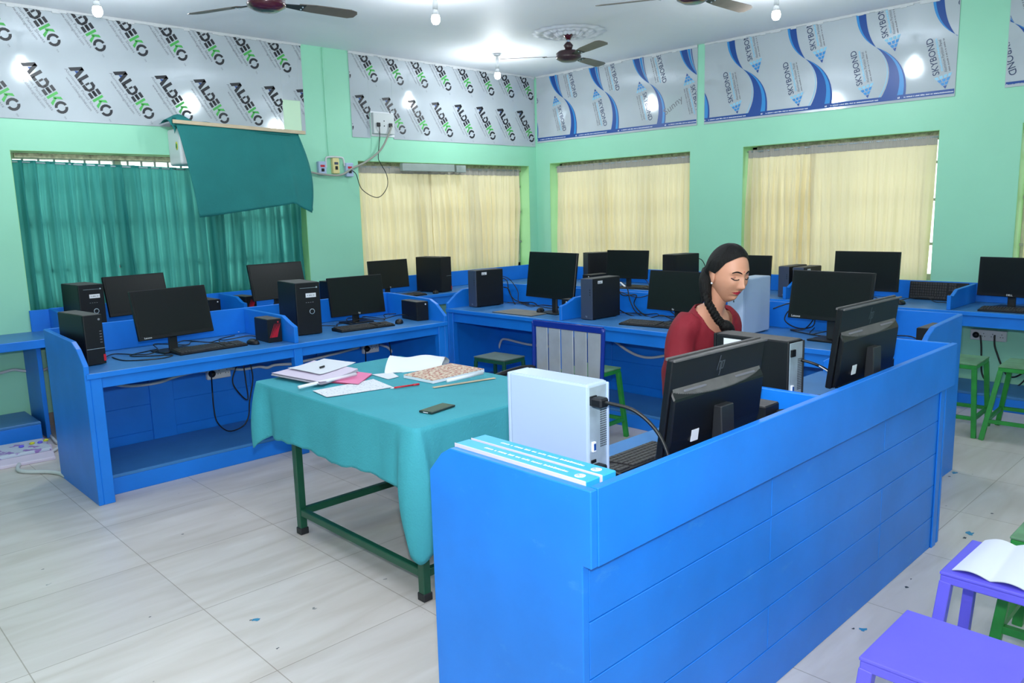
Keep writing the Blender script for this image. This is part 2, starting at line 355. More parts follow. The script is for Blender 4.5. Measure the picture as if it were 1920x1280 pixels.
# ------------------------------------------------------------------ wall panels with print
def clipped(mb, lo, hi, along):
    ax = Vector((1, 0, 0)) if along == 'x' else Vector((0, 1, 0))
    for co, no in ((ax*lo[0], -ax), (ax*hi[0], ax), (Vector((0, 0, lo[1])), Vector((0, 0, -1))), (Vector((0, 0, hi[1])), Vector((0, 0, 1)))):
        bmesh.ops.bisect_plane(mb.bm, geom=mb.bm.verts[:]+mb.bm.edges[:]+mb.bm.faces[:], plane_co=co, plane_no=no, clear_outer=True)
def aldeko_logo(mb, x, z, y):
    a = R(-57.5); ux = Vector((math.cos(a), 0, math.sin(a))); uy = Vector((-math.sin(a), 0, math.cos(a)))
    M = frame((x, y, z), ux, uy) @ Matrix.Diagonal((1.13, 1.13, 1, 1))      # x along the word, y up the letters
    def st(pts, m): mb.flat(pts, M, m, 0)
    h = .080; t = .0215
    def poly(*p): return [(q[0], q[1]) for q in p]
    st(poly((-.006, 0), (.020, 0), (.056, h), (.030, h)), INK); st(poly((.034, h), (.056, h), (.080, 0), (.055, 0)), INK); st(poly((.03, .022), (.045, .045), (.050, .022)), BLUEK)
    st(poly((.083, 0), (.083+t, 0), (.083+t, h), (.083, h)), INK); st(poly((.10, 0), (.128, 0), (.128, t), (.10, t)), INK)
    st(poly((.132, 0), (.165, 0), (.165, t), (.132, t)), INK); st(poly((.14, h-t), (.17, h-t), (.17, h), (.14, h)), INK); st(poly((.165, 0), (.188, .02), (.188, .058), (.17, h), (.165, h-t), (.172, .05), (.172, .026), (.160, t)), INK); st(poly((.132, .026), (.145, .026), (.145, .055), (.132, .055)), INK)
    for k in range(3): st(poly((.192, k*.0305), (.232, k*.0305), (.232, k*.0305+t), (.192, k*.0305+t)), INK)
    st(poly((.178, .032), (.222, .032), (.222, .036), (.178, .036)), GREYK); st(poly((.178, .040), (.222, .040), (.222, .044), (.178, .044)), GREYK)
    st(poly((.240, 0), (.257, 0), (.257, h), (.240, h)), GREENK); st(poly((.257, .038), (.282, h), (.303, h), (.268, .030)), GREENK); st(poly((.268, .042), (.278, .050), (.305, 0), (.284, 0)), GREENK)
    cx, cy, r1, r0 = .340, .039, .042, .024
    for k in range(16):
        if k in (3, 11): c = LABELW
        else: c = INK
        a0, a1 = 2*PI*k/16, 2*PI*(k+1)/16
        if c is INK: st(poly((cx+r0*math.cos(a0), cy+r0*math.sin(a0)), (cx+r1*math.cos(a0), cy+r1*math.sin(a0)), (cx+r1*math.cos(a1), cy+r1*math.sin(a1)), (cx+r0*math.cos(a1), cy+r0*math.sin(a1))), INK)
    mb.text('Aluminium Panel Sheets', .026, M @ Matrix.Translation((-.01, -.028, 0)), GREYK, 1.35)
    mb.text('www.aldekoglobal.com', .026, M @ Matrix.Translation((.04, -.058, 0)), GREYK, 1.05)
    mb.text('TM', .016, M @ Matrix.Translation((.395, .01, 0)), GREYK)
def aldeko_panel(label, x0, x1, hole=None, cut=None):
    t = thing('composite_panel', label, 'wall panel', (0, 0, 0), 0, 'composite panels above the windows')
    b = MB(); z0 = 2.372; z1 = H-.002
    def bx(a, c, e, f): b.box(a, c, YW-.007, YW-.001, e, f, PANEL, .001)
    if hole:
        hx0, hx1, hz0, hz1 = hole
        bx(x0, hx0, z0, z1); bx(hx0, hx1, hz1, z1)
        if hz0 > z0+.005: bx(hx0, hx1, z0, hz0)
        bx(hx1, x1, z0, z1)
    else: bx(x0, x1, z0, z1)
    b.build('sheet', t)
    p = MB(); k0 = int(math.floor((x0-1.945)/.3255))-2
    for k in range(k0, k0+int((x1-x0)/.3255)+5):
        for zz, dx in ((2.775, 0), (3.275, 0)): aldeko_logo(p, 1.952+k*.3255+dx, zz, YW-.0085)
    clipped(p, (x0+.004, z0+.004), (x1-.004, z1-.004), 'x')
    if hole:   # the print stops at the cut-out
        for f in [f for f in p.bm.faces if hole[0]-.004 < f.calc_center_median().x < hole[1]+.004 and hole[2]-.004 < f.calc_center_median().z < hole[3]+.004]: p.bm.faces.remove(f)
    p.build('printed_logos', t)
    return t
aldeko_panel('long printed silvery panel over the green curtained window', XB+.02, 3.98, (3.755, 3.94, 2.40, 2.68))
aldeko_panel('silvery panel with slanted black and green print over the cream curtains by the corner', 4.502, 7.145, (4.72, 5.01, 2.372, 2.635))
struct(MB().box(3.755, 3.94, YW-.004, YW-.0012, 2.40, 2.68, mat('pale_green_board', rgb(205, 235, 205), .6), .001).build('trim_1'))
def bez(p0, p1, p2, p3, n=12):
    o = []
    for i in range(n+1):
        t = i/n; a = (1-t)**3; b = 3*(1-t)**2*t; c = 3*(1-t)*t*t; d = t**3
        o.append((a*p0[0]+b*p1[0]+c*p2[0]+d*p3[0], a*p0[1]+b*p1[1]+c*p2[1]+d*p3[1]))
    return o
def ribbon(mb, M, e1, e2, m, h):
    n = len(e1)
    for i in range(n-1): mb.flat([e1[i], e1[i+1], e2[i+1], e2[i]], M, m, h)
def blend(e1, e2, t): return [(a[0]*(1-t)+b[0]*t, a[1]*(1-t)+b[1]*t) for a, b in zip(e1, e2)]
def sky_swoosh(mb, M, flip):
    # u to the right, v up (absolute z)
    if not flip:
        e1 = bez((0, 3.22), (.03, 3.08), (.10, 2.98), (.235, 2.905)); e2 = bez((.15, 3.22), (.165, 3.08), (.19, 2.99), (.235, 2.905))
        f1 = bez((.235, 2.905), (.36, 2.80), (.385, 2.62), (.325, 2.45)); f2 = bez((.235, 2.905), (.40, 2.82), (.475, 2.66), (.435, 2.45))
        ribbon(mb, M, e1, blend(e1, e2, .12), LBLUEK, 0); ribbon(mb, M, blend(e1, e2, .12), blend(e1, e2, .62), BLUEK, 0); ribbon(mb, M, blend(e1, e2, .66), blend(e1, e2, .86), LBLUEK, 0); ribbon(mb, M, blend(e1, e2, .93), e2, BLUEK, 0)
        ribbon(mb, M, f1, blend(f1, f2, .6), BLUEK, 0); ribbon(mb, M, blend(f1, f2, .6), blend(f1, f2, .88), LBLUEK, 0); ribbon(mb, M, blend(f1, f2, .88), f2, BLUEK, 0)
    else:
        e1 = bez((0, 3.22), (.01, 3.08), (.06, 2.98), (.185, 2.895)); e2 = bez((.085, 3.22), (.095, 3.08), (.12, 2.99), (.185, 2.895))
        f1 = bez((.185, 2.895), (.30, 2.80), (.36, 2.64), (.235, 2.45)); f2 = bez((.185, 2.895), (.38, 2.80), (.47, 2.66), (.445, 2.45))
        ribbon(mb, M, e1, blend(e1, e2, .25), LBLUEK, 0); ribbon(mb, M, blend(e1, e2, .25), e2, BLUEK, 0)
        ribbon(mb, M, f1, blend(f1, f2, .66), BLUEK, 0); ribbon(mb, M, blend(f1, f2, .66), blend(f1, f2, .9), LBLUEK, 0); ribbon(mb, M, blend(f1, f2, .9), f2, BLUEK, 0)
        g = bez((.185, 2.895), (.27, 2.80), (.33, 2.64), (.19, 2.45)); ribbon(mb, M, blend(f1, g, .35), blend(f1, g, .55), CYANK, 0)
def sky_tri(mb, M, a, b, c):
    # pyramid of tinted tiles : apex a, base b-c
    n = 4
    for i in range(n):
        for j in range(i+1):
            def P(r, s):
                if r <= 0: return a
                k = s/r; x = b[0]*(1-k)+c[0]*k; y = b[1]*(1-k)+c[1]*k; f = r/n
                return (a[0]+(x-a[0])*f, a[1]+(y-a[1])*f)
            r0, r1 = i+.1, i+.92
            q = [P(r0, max(0, min(r0, j*r0/(i+1)+.04*r0))), P(r0, (j+.9)*r0/(i+1)), P(r1, (j+.9)*r1/(i+1)), P(r1, j*r1/(i+1)+.04*r1)]
            mb.flat(q, M, BLUEK if i < 1 else LBLUEK if i < 3 else CYANK, .0001)
def sky_words(mb, M, u, v, down):
    """SKYBOND and its small lines; down: reads downward"""
    ln = math.hypot(.085, .30)
    if down: d = Vector((.085, -.30, 0))/ln; n = Vector((-d.y, d.x, 0))
    else: d = Vector((-.072, .30, 0))/ln; n = Vector((-d.y, d.x, 0))
    F = Matrix(((d.x, n.x, 0, u), (d.y, n.y, 0, v), (0, 0, 1, 0), (0, 0, 0, 1)))
    W = glyphs('SKYBOND', 0)[2]
    mb.text('SKYBOND', .074, M @ F, NAVYK, .31/(W*.074), bold=.004)
    mb.dashes(.27, .018, M @ F @ Matrix.Translation((.02, -.032, 0)), CYANK, 1)
    W3 = glyphs('Aluminium Partition Panel', 0)[2]; mb.text('Aluminium Partition Panel', .032, M @ F @ Matrix.Translation((0, -.060, 0)), GREYK, .27/(W3*.032), bold=.01)
    mb.dashes(.27, .012, M @ F @ Matrix.Translation((.0, -.084, 0)), GREYK, 2)
def skybond_panel(label, ya, yb, starts, flip, z0=2.415):
    t = thing('composite_panel', label, 'wall panel', (0, 0, 0), 0, 'composite panels above the windows')
    MB().box(XW-.007, XW-.001, yb, ya, z0, H-.002, PANEL, .001).build('sheet', t)
    p = MB(); M = None
    for y0 in starts:
        M = frame((XW-.0085, y0, 0), (0, -1, 0), (0, 0, 1))
        sky_swoosh(p, M, flip)
        if not flip:
            sky_tri(p, M, (.10, 2.945), (.055, 2.82), (.205, 2.845)); sky_words(p, M, .145, 2.815, True)
            sky_tri(p, M, (.29, 3.31), (.245, 3.185), (.395, 3.21)); sky_words(p, M, .325, 3.18, True)
        else:
            sky_tri(p, M, (.135, 2.48), (.185, 2.61), (.04, 2.575)); sky_words(p, M, .085, 2.60, False)
            sky_tri(p, M, (.345, 2.835), (.39, 2.975), (.245, 2.945)); sky_words(p, M, .285, 2.965, False)
    M = frame((XW-.0085, 0, 0), (0, -1, 0), (0, 0, 1))
    p.flat([(-ya, 2.437), (-yb, 2.437), (-yb, 2.475), (-ya, 2.475)], M, BLUEK, .0002)
    c = ya-.05
    while c > yb:
        p.dashes(.42, .010, frame((XW-.0088, c, 2.449), (0, -1, 0), (0, 0, 1)), LABELW, 3); p.dashes(.03, .016, frame((XW-.0089, c+.05, 2.446), (0, -1, 0), (0, 0, 1)), LABELW, 4); c -= .63
    clipped(p, (yb+.006, z0+.02), (ya-.006, H-.004), 'y')
    p.build('printed_logos', t); return t
t3 = skybond_panel('blue wave printed panel nearest the corner, small print reading downward', 6.915, 4.63, [6.71+.63, 6.71, 6.085, 5.46, 4.855], False)
_m = MB(); _m.text('Sunny', .10, frame((XW-.0086, 5.02, 2.55), (0, -.85, .5), (0, .5, .85)), GREYK, 1.1); _m.build('pencil_scribble', t3)
skybond_panel('blue wave printed panel over the double cream curtains, words reading upward', 4.545, 2.212, [4.93, 4.30, 3.67, 3.04, 2.42], True)
skybond_panel('blue wave printed panel cut off by the right edge of the photo', 1.86, -1.4, [2.06, 1.43, .8, .17, -.46], False, 2.435)
sealant('trim_2', (XB+.02, 3.98, YW), 'x'); sealant('trim_3', (4.50, 7.15, YW), 'x'); sealant('trim_4', (4.63, 6.915, XW), 'y'); sealant('trim_5', (2.21, 4.545, XW), 'y')
# ------------------------------------------------------------------ curtains
def curtain(name, label, along, face, a0, a1, zt0, zt1, zb, m, heading=True, folds=13, seed=0, amp=.02, flare=0, group=None, pin=0):
    amp *= 1.5
    t = thing(name, label, 'curtain', (0, 0, 0), 0, group)
    L = a1-a0; hd = .075 if heading else .05
    def off(u, v):
        s = a0+L*u; f = 2*PI*folds*u
        a = amp*(.35+.65*min(1, v*3))
        ww = (.5+.9*abs(noise.noise(Vector((u*7+seed, seed*2.3, .3)))+.35))*math.sin(f+3.6*noise.noise(Vector((u*5, seed, v*.6))))+.5*math.sin(2.3*f+seed+1.5*v)+.8*noise.noise(Vector((u*folds*.8, seed*3.1, v*1.1)))
        return a*ww, .02*noise.noise(Vector((u*6, v*2, seed+7)))*v
    def P(u, v, top, bot):
        d, sx = off(u, max(0, v)); s = a0+L*u+sx+(u-.5)*flare*max(0, v)
        zt = zt0*(1-u)+zt1*u; z = (zt-top)*(1-v)+bot*v if v >= 0 else zt
        return Vector((s, face+d, z)) if along == 'x' else Vector((face+d, s, z))
    b = MB(); b.grid(lambda u, v: P(u, v, hd if heading else 0, zb), int(folds*9), 26, m)
    b.build('drape', t)
    if heading:
        h = MB()
        def PH(u, v):
            d, _ = off(u, 0); j = .006*math.sin(u*folds*38+seed)
            zt = zt0*(1-u)+zt1*u; z = zt-hd*v-(.004 if v > .5 else 0)
            return Vector((a0+L*u, face+d*.6+j-.004, z)) if along == 'x' else Vector((face+d*.6+j-.004, a0+L*u, z))
        h.grid(PH, int(folds*16), 3, HEADING); h.build('gathered_heading', t)
    r = MB(); p0 = (a0-.02, face+.0, zt0-.015); p1 = (a1+.02, face+.0, zt1-.015)
    if along != 'x': p0 = (p0[1], p0[0], p0[2]); p1 = (p1[1], p1[0], p1[2])
    r.tube([p0, p1], .006, SILVER, 8, False); r.build('curtain_rod', t)
    return t
G = 'cream curtains in the windows'
curtain('curtain', 'teal green curtain left of the covered cooler', 'x', YW+.07, 1.49, 3.05, 2.075, 2.03, .80, TEAL, False, 15, 1, .036)
curtain('curtain', 'teal green curtain hanging under the covered cooler beside the pillar', 'x', YW+.10, 3.02, 3.92, 2.03, 2.0, .80, TEAL, False, 9, 2, .036)
curtain('curtain', 'cream curtain in left part of the window under the grey tube fitting', 'x', YW+.07, 4.56, 5.55, 2.10, 2.10, .89, CREAM, True, 10, 3, .018, group=G)
curtain('curtain', 'cream curtain by the room corner on the left wall, right half of its window', 'x', YW+.08, 5.50, 6.93, 2.10, 2.10, .89, CREAM, True, 15, 4, .022, group=G, flare=-.12)
curtain('curtain', 'cream curtain in the narrow window just right of the room corner', 'y', XW+.07, 4.73, 6.66, 2.125, 2.125, .89, CREAM, True, 19, 5, .02, group=G, flare=-.05)
curtain('curtain', 'cream curtain, darker bunched folds behind the seated woman', 'y', XW+.075, 3.38, 4.08, 2.125, 2.125, .89, CREAM, True, 9, 6, .028, group=G, flare=-.03)
curtain('curtain', 'wide flat cream curtain right of the seated woman', 'y', XW+.06, 2.34, 3.44, 2.125, 2.125, .89, CREAM, True, 10, 7, .012, group=G, flare=-.07)
curtain('curtain', 'cream curtain sliver at the right edge of the photo', 'y', XW+.07, -.6, 1.68, 2.125, 2.125, .89, CREAM, True, 20, 8, .018, group=G)
# box pelmet rails above curtains
for (a0, a1, n) in ((6.60, 4.74, 6), (4.0, 2.34, 7)):
    struct(MB().box(XW+.09, XW+.13, a1, a0, 2.09, 2.158, mat('mouldy_rail_paint', rgb(158, 160, 128), .7, var=.5, vscale=30), .002).build('trim_%d' % n))
struct(MB().box(1.52, 3.90, YW+.05, YW+.09, 2.09, 2.125, MATS['mouldy_rail_paint'], .002).build('trim_8'))
struct(MB().box(4.57, 6.99, YW+.10, YW+.13, 2.07, 2.138, MATS['mouldy_rail_paint'], .002).build('trim_9'))
# ------------------------------------------------------------------ workstation desks
CONST = {}
def planks(mb, x0, x1, y0, y1, z0, z1, rows, cuts, m=BLUE, axis='x'):
    """plank wall with hairline gaps, local x-z, thickness y0..y1"""
    hgt = (z1-z0)/rows
    for r in range(rows):
        c = cuts[r % len(cuts)]; xs = [x0]+[x0+(x1-x0)*k for k in c]+[x1]
        for a, b in zip(xs[:-1], xs[1:]):
            mb.box(a+.0015, b-.0015, y0, y1, z0+r*hgt+.0015, z0+(r+1)*hgt-.0015, m, .0015)
    mb.box(x0, x1, (y0+y1)/2-.004, y1+.006 if y1 > y0 else y1, z0, z1, m, 0)
def desk_row(label, loc, rz, bays, depth, top=.76, rail=.95, ends=(True, True), legdrop=True, back_low=True, foot=True, group=None, divs=None, apron=.115):
    t = thing('computer_desk', label, 'desk', loc, rz, group)
    L = sum(bays); xs = [0]
    for b in bays: xs.append(xs[-1]+b)
    MB().box(-.005, L+.005, -.02, depth, top-.028, top, BLUETOP, .006, seg=2).build('worktop', t)
    f = MB(); f.box(-.006, L+.006, -.026, -.0195, top-.030, top-.001, BLUE, .003)
    f.box(.03, L-.03, .0, .025, top-apron, top-.029, BLUE, .002); f.build('front_rail', t)
    # end panels
    prof = [(-.012, 0), (-.012, top+.045), (.09, rail-.055), (.17, rail-.02), (depth, rail), (depth, 0)]
    for k, e in enumerate(ends):
        if e:
            x = 0 if k == 0 else L
            MB().prism(prof, x-.014, x+.014, 'x', BLUE, .003).build('end_panel', t)
    # dividers on the worktop, stiles below
    for i in (range(1, len(bays)) if divs is None else divs):
        x = xs[i]
        MB().prism([(.0, top), (.0, top+.11), (.06, rail-.055), (.16, rail-.012), (depth-.02, rail-.004), (depth-.02, top)], x-.014, x+.014, 'x', BLUE, .003).build('divider', t)
    for i, x in enumerate(xs):
        xx = x+(.044 if i == 0 else -.044 if i == len(bays) else 0)
        MB().box(xx-.03, xx+.03, -.012, .04, 0, top-.0285, BLUE, .003).build('leg', t)
    b = MB(); b.box(-.005, L+.005, depth-.0, depth+.02, top, rail, BLUE, .003)
    b.build('back_rail', t)
    if back_low:
        p = MB()
        for i, bl in enumerate(bays):
            a0, a1 = xs[i]+.001, xs[i+1]-.001; mid = (a0+a1)/2
            planks(p, a0, mid-.06, depth-.004, depth+.014, 0, top-.03, 4, [[]]); planks(p, mid+.06, a1, depth-.004, depth+.014, 0, top-.03, 4, [[], [.5]])
            p.box(mid-.078, mid+.078, depth-.016, depth+.012, 0, top-.03, BLUE, .002)
        p.build('back_boards', t)
    if foot:
        q = MB(); q.box(.02, L-.02, .12, depth-.02, .10, .12, BLUETOP, .003); q.build('foot_shelf', t)
        q = MB(); q.box(.02, L-.02, .12, .14, 0, .10, BLUE, .003); q.build('kick_board', t)
    return t
GD = 'blue computer desks'
DA = desk_row('blue two-bay computer desk beside the green-clothed table, open foot shelf facing the camera', (1.232, 4.69, 0), 0, [1.285, 1.265], .745, rail=.945, group=GD, apron=.092)
DB = desk_row('long blue three-bay computer desk behind the seated woman', (4.34, 5.33, 0), R(-90), [1.34, 1.33, 1.23], .62, rail=.935, group=GD)
DC = desk_row('blue computer desk along the wall with the blue wave panels', (6.50, 6.37, 0), R(-90), [1.22, 1.86, 1.33, 1.40, 1.40], .635, rail=.915, back_low=False, group=GD, divs=[2, 3, 4])
DL = desk_row('blue computer desk along the wall under the green curtains', (1.62, 6.40, 0), 0, [1.36, 1.30, 2.80], .525, rail=.93, back_low=False, group=GD, divs=[1, 2], ends=(True, False))
MB().box(-.145, -.006, .525, .545, .70, .925, BLUE, .003).build('back_rail', DL)
MB().box(-.54, -.006, .635, .655, .76, .915, BLUE, .003).build('back_rail', DC)
# plain side shelf in the far left corner
sd = thing('side_shelf', 'plain blue wall shelf at the left edge beside the desks', 'shelf', (0, 0, 0))
MB().box(XB+.3, 1.60, 6.40, YW-.002, .735, .76, BLUETOP, .004).build('shelf_board', sd)
MB().box(XB+.3, 1.60, 6.385, 6.40, .70, .762, BLUE, .003).build('front_rail', sd)
MB().box(1.45, 1.51, 6.40, 6.46, 0, .735, BLUE, .003).build('leg', sd); MB().box(1.40, 1.43, 6.52, YW-.015, 0, .735, BLUE, .003).build('side_board', sd)
st = thing('foot_step', 'low blue step board on the floor under the side shelf', 'step', (0, 0, 0))
MB().box(XB+.3, 1.36, 6.46, YW-.02, .13, .15, BLUETOP, .004).build('step_board', st); MB().box(XB+.3, 1.36, 6.46, 6.48, 0, .13, BLUE, .003).build('kick_board', st)
# the big front counter
ct = thing('reception_counter', 'large blue plank-fronted counter in the foreground with raised rail', 'counter', (1.31, 1.107, 0))
CL, CDp = 2.52, .60
MB().box(.0125, CL, 0, .024, .757, .95, BLUEC, .002).build('raised_rail', ct)
pf = MB(); planks(pf, .012, CL-.052, .030, .048, 0, .7565, 5, [[], [.36, .73], [.73], [.36], [.36, .73]], BLUEC); pf.build('plank_front', ct)
MB().box(.0, .0, 0, 0, 0, 0, BLUEC, 0) if 0 else None
MB().prism([(.029, 0), (.029, .757), (.0015, .757), (.0015, .948), (.505, .948), (.545, .925), (.60, .865), (.60, 0)], -.012, .012, 'x', BLUEC, .0025).build('end_panel', ct)
MB().prism([(.026, 0), (.026, .948), (.36, .948), (.60, .80), (.60, 0)], CL-.024, CL, 'x', BLUEC, .003).build('end_panel', ct)
MB().prism([(.026, .752), (.026, .925), (.34, .925), (.46, .85), (.46, .752)], 1.27, 1.295, 'x', BLUEC, .003).build('divider', ct)
MB().box(.014, CL-.026, .05, .61, .722, .750, BLUETOP, .004).build('worktop', ct)
q = MB(); q.box(.014, CL-.026, .575, .60, .63, .721, BLUEC, .003); q.build('user_side_rail', ct)
for x in (1.27, CL-.07): MB().box(x, x+.05, .55, .60, 0, .63, BLUEC, .003).build('leg', ct)
q = MB(); q.box(.014, CL-.03, .06, .38, .10, .12, BLUETOP, .003); q.build('foot_shelf', ct)
for x, zz in ((CL-.10, .0),):
    MB().box(x, x+.05, .022, .0295, 0, .7565, BLUEC, .002).build('corner_stile', ct)
# ------------------------------------------------------------------ computers
def monitor(name, label, c, yaw, tilt, wd, ht, ztab=.76, logo=None, back=False, group='computer monitors', bezel=.014, base='square'):
    """c = centre of the screen face; yaw = direction the screen faces (deg)"""
    t = thing('computer_monitor', label, 'monitor', (c[0], c[1], ztab), R(yaw+90), group)
    zc = c[2]-ztab; ti = R(tilt)      # local: faces -y
    Mt = Matrix.Translation((0, 0, zc)) @ Matrix.Rotation(-ti, 4, 'X')
    h = MB(); h.box(-wd/2, wd/2, 0, .022, -ht/2, ht/2, BEZEL, .003, Mt)
    if not back: h.box(-wd*.36, wd*.36, .022, .048, -ht*.36, ht*.33, BEZEL, .010, Mt)
    h.build('housing', t)
    s = MB(); s.box(-wd/2+bezel, wd/2-bezel, -.0015, .002, -ht/2+bezel*1.7, ht/2-bezel, SCREEN, 0, Mt); s.build('screen', t)
    if back:
        b = MB(); b.box(-wd/2-.001, wd/2+.001, -.004, .004, ht/2-.004, ht/2+.004, DUSTY, .001, Mt)
        b.box(-wd/2, wd/2, .0225, .030, ht/2-.003, ht/2+.0035, DUSTY, .001, Mt); b.build('dusty_top_edge', t)
        b = MB()   # bulging rear shell with a dusty vent ledge
        b.prism([(.022, -ht*.485), (.022, ht*.20), (.040, ht*.115), (.043, -ht*.30), (.032, -ht*.485)], -wd*.485, wd*.485, 'x', BEZEL, .004, Mt); b.build('rear_shell', t)
        b = MB(); K = 48   # shallow curved, dust-covered ledge
        for i in range(K):
            xa, xb = -wd*.47+wd*.94*i/K, -wd*.47+wd*.94*(i+1)/K; da = 1-((i+.5)/K*2-1)**2
            b.prism([(.0225, ht*.205), (.0225, ht*.215), (.026+.016*da, ht*(.17-.05*da)+.002), (.026+.016*da, ht*(.17-.05*da)-.002)], xa, xb, 'x', DUSTY, 0, Mt)
        for k in range(26):
            for s0 in (-1, 1): b.box(s0*wd*.27-.055+k*.0042, s0*wd*.27-.055+k*.0042+.002, .028, .034, ht*.176, ht*.192, GREYK, 0, Mt)
        b.build('vent_ledge', t)
        b = MB(); b.box(.25*wd-.02, .25*wd+.016, .042, .0440, -ht*.36, -ht*.24, LABELW, 0, Mt); b.build('rating_label', t)
    n = MB(); zb = -ht/2-.02+zc
    if back: n.prism([(.024, .010), (.075, .010), (.064, zc-.02), (.036, zc-.02)], -.035, .035, 'x', DKGREY, .003)
    else: n.box(-.028, .028, .032, .052, .008, zc, DKGREY, .004)
    n.build('stand_neck', t)
    b = MB()
    if base == 'round': b.lathe([(.0, 0), (.115, 0), (.115, .008), (.105, .012), (0, .013)], BEZEL, 28, Matrix.Translation((0, .04, 0)) @ Matrix.Diagonal((1, .8, 1, 1)))
    elif back: b.box(-.11, .11, -.10, .078, 0, .011, BEZEL, .004)
    else: b.box(-.11, .11, -.05, .12, 0, .011, BEZEL, .004)
    b.build('stand_base', t)
    if logo:
        g = MB(); st_, sz, lx, lz = logo
        F = Mt @ Matrix.Translation((lx, -.0022, lz)) @ Matrix.Rotation(PI/2, 4, 'X'); g.text(st_, sz, F, LABELW, align='c'); g.build('brand_mark', t)
    return t
def hp_mark_back(t, wd, ht, tilt, zc):
    Mt = Matrix.Translation((0, 0, zc)) @ Matrix.Rotation(-R(tilt), 4, 'X')
    g = MB(); F = Mt @ Matrix.Translation((0, .0228, ht*.34)) @ Matrix.Rotation(PI, 4, 'Z') @ Matrix.Rotation(PI/2, 4, 'X')
    m = mat('grey_emblem', rgb(96, 102, 112), .3, metal=.6)
    k = .028   # slanted strokes of the emblem
    for x0, y0, y1 in ((-.55, -.5, 1.15), (-.12, -.5, .45), (.12, -1.15, .5), (.52, -.45, .5)):
        g.flat([((x0+y0*.28)*k, y0*k), ((x0+.17+y0*.28)*k, y0*k), ((x0+.17+y1*.28)*k, y1*k), ((x0+y1*.28)*k, y1*k)], F, m, .0005)
    g.flat([(-.38*k, .36*k), (.06*k, .36*k), (.10*k, .5*k), (-.34*k, .5*k)], F, m, .0005); g.flat([(.26*k, .36*k), (.66*k, .36*k), (.70*k, .5*k), (.30*k, .5*k)], F, m, .0005)
    g.flat([(.14*k, -.46*k), (.52*k, -.46*k), (.55*k, -.33*k), (.18*k, -.33*k)], F, m, .0005)
    g.build('rear_emblem', t)
GM = 'computer monitors'
monitor('m', 'black monitor nearest the camera on the two-bay desk, keyboard in front', (1.865, 5.043, 1.013), -82, 13, .5, .31, logo=('Lenovo', .016, -.195, -.147))
monitor('m', 'black monitor behind the keyboard and mouse in the right bay of the two-bay desk', (3.33, 5.20, .975), -93, 8, .475, .30, logo=('hp', .020, 0, -.141), base='square')
monitor('m', 'black monitor before the green curtain, half behind the nearest monitor', (2.163, 6.563, 1.013), -80.5, 11.6, .5, .315, group=GM)
monitor('m', 'black monitor before the green curtain, left of the pillar', (3.22, 6.25, 1.052), -86, 12.6, .52, .31, group=GM)
monitor('m', 'black monitor before the cream curtain, just right of the pillar', (4.62, 6.60, .992), -91, 5.4, .475, .288, logo=('hp', .018, 0, -.136))
monitor('m', 'large black monitor nearest the room corner, behind the metal-backed chair', (4.60, 4.33, 1.07), 174, 8, .585, .372)
monitor('m', 'black monitor directly behind the seated woman, keyboard in front', (4.66, 3.18, .999), 178, 8.4, .47, .285, logo=('hp', .018, 0, -.134))
monitor('m', 'black monitor against the cream curtain near the corner, between two black towers', (6.55, 5.07, 1.012), 186, 6, .5, .295)
_p = PX(1442, 498, 6.55)
monitor('m', 'black monitor mostly hidden by the womans head, before the cream curtain', (6.55, _p.y+.24, _p.z-.06), 182, 5, .5, .30)
monitor('m', 'wide black monitor against the flat cream curtain right of the woman', (6.62, 2.64, 1.023), 180.5, 4.3, .53, .325)
monitor('m', 'black monitor right of the white tower case behind the woman', (4.60, 2.04, 1.036), 176.5, 10.5, .51, .298, logo=('Lenovo', .02, -.20, -.141))
monitor('m', 'black monitor at the right edge of the photo above a keyboard', (6.84, 1.64, .995), 172, 3, .47, .30, logo=('DELL', .02, 0, -.142))
a = monitor('m', 'black monitor seen from behind, nearest the camera, on the foreground counter', (2.085, 1.29, 1.003), 90, 7.6, .5, .305, .75, back=True); a.rotation_euler.z = R(-91.8+90+180)
hp_mark_back(a, .5, .305, 7.6, 1.003-.75)
a = monitor('m', 'black monitor seen from behind, farther along the foreground counter', (3.06, 1.225, 1.055), 90, 6.5, .52, .30, .75, back=True); a.rotation_euler.z = R(-91+90+180)
hp_mark_back(a, .52, .30, 6.5, 1.055-.75)
GT = 'computer tower cases'
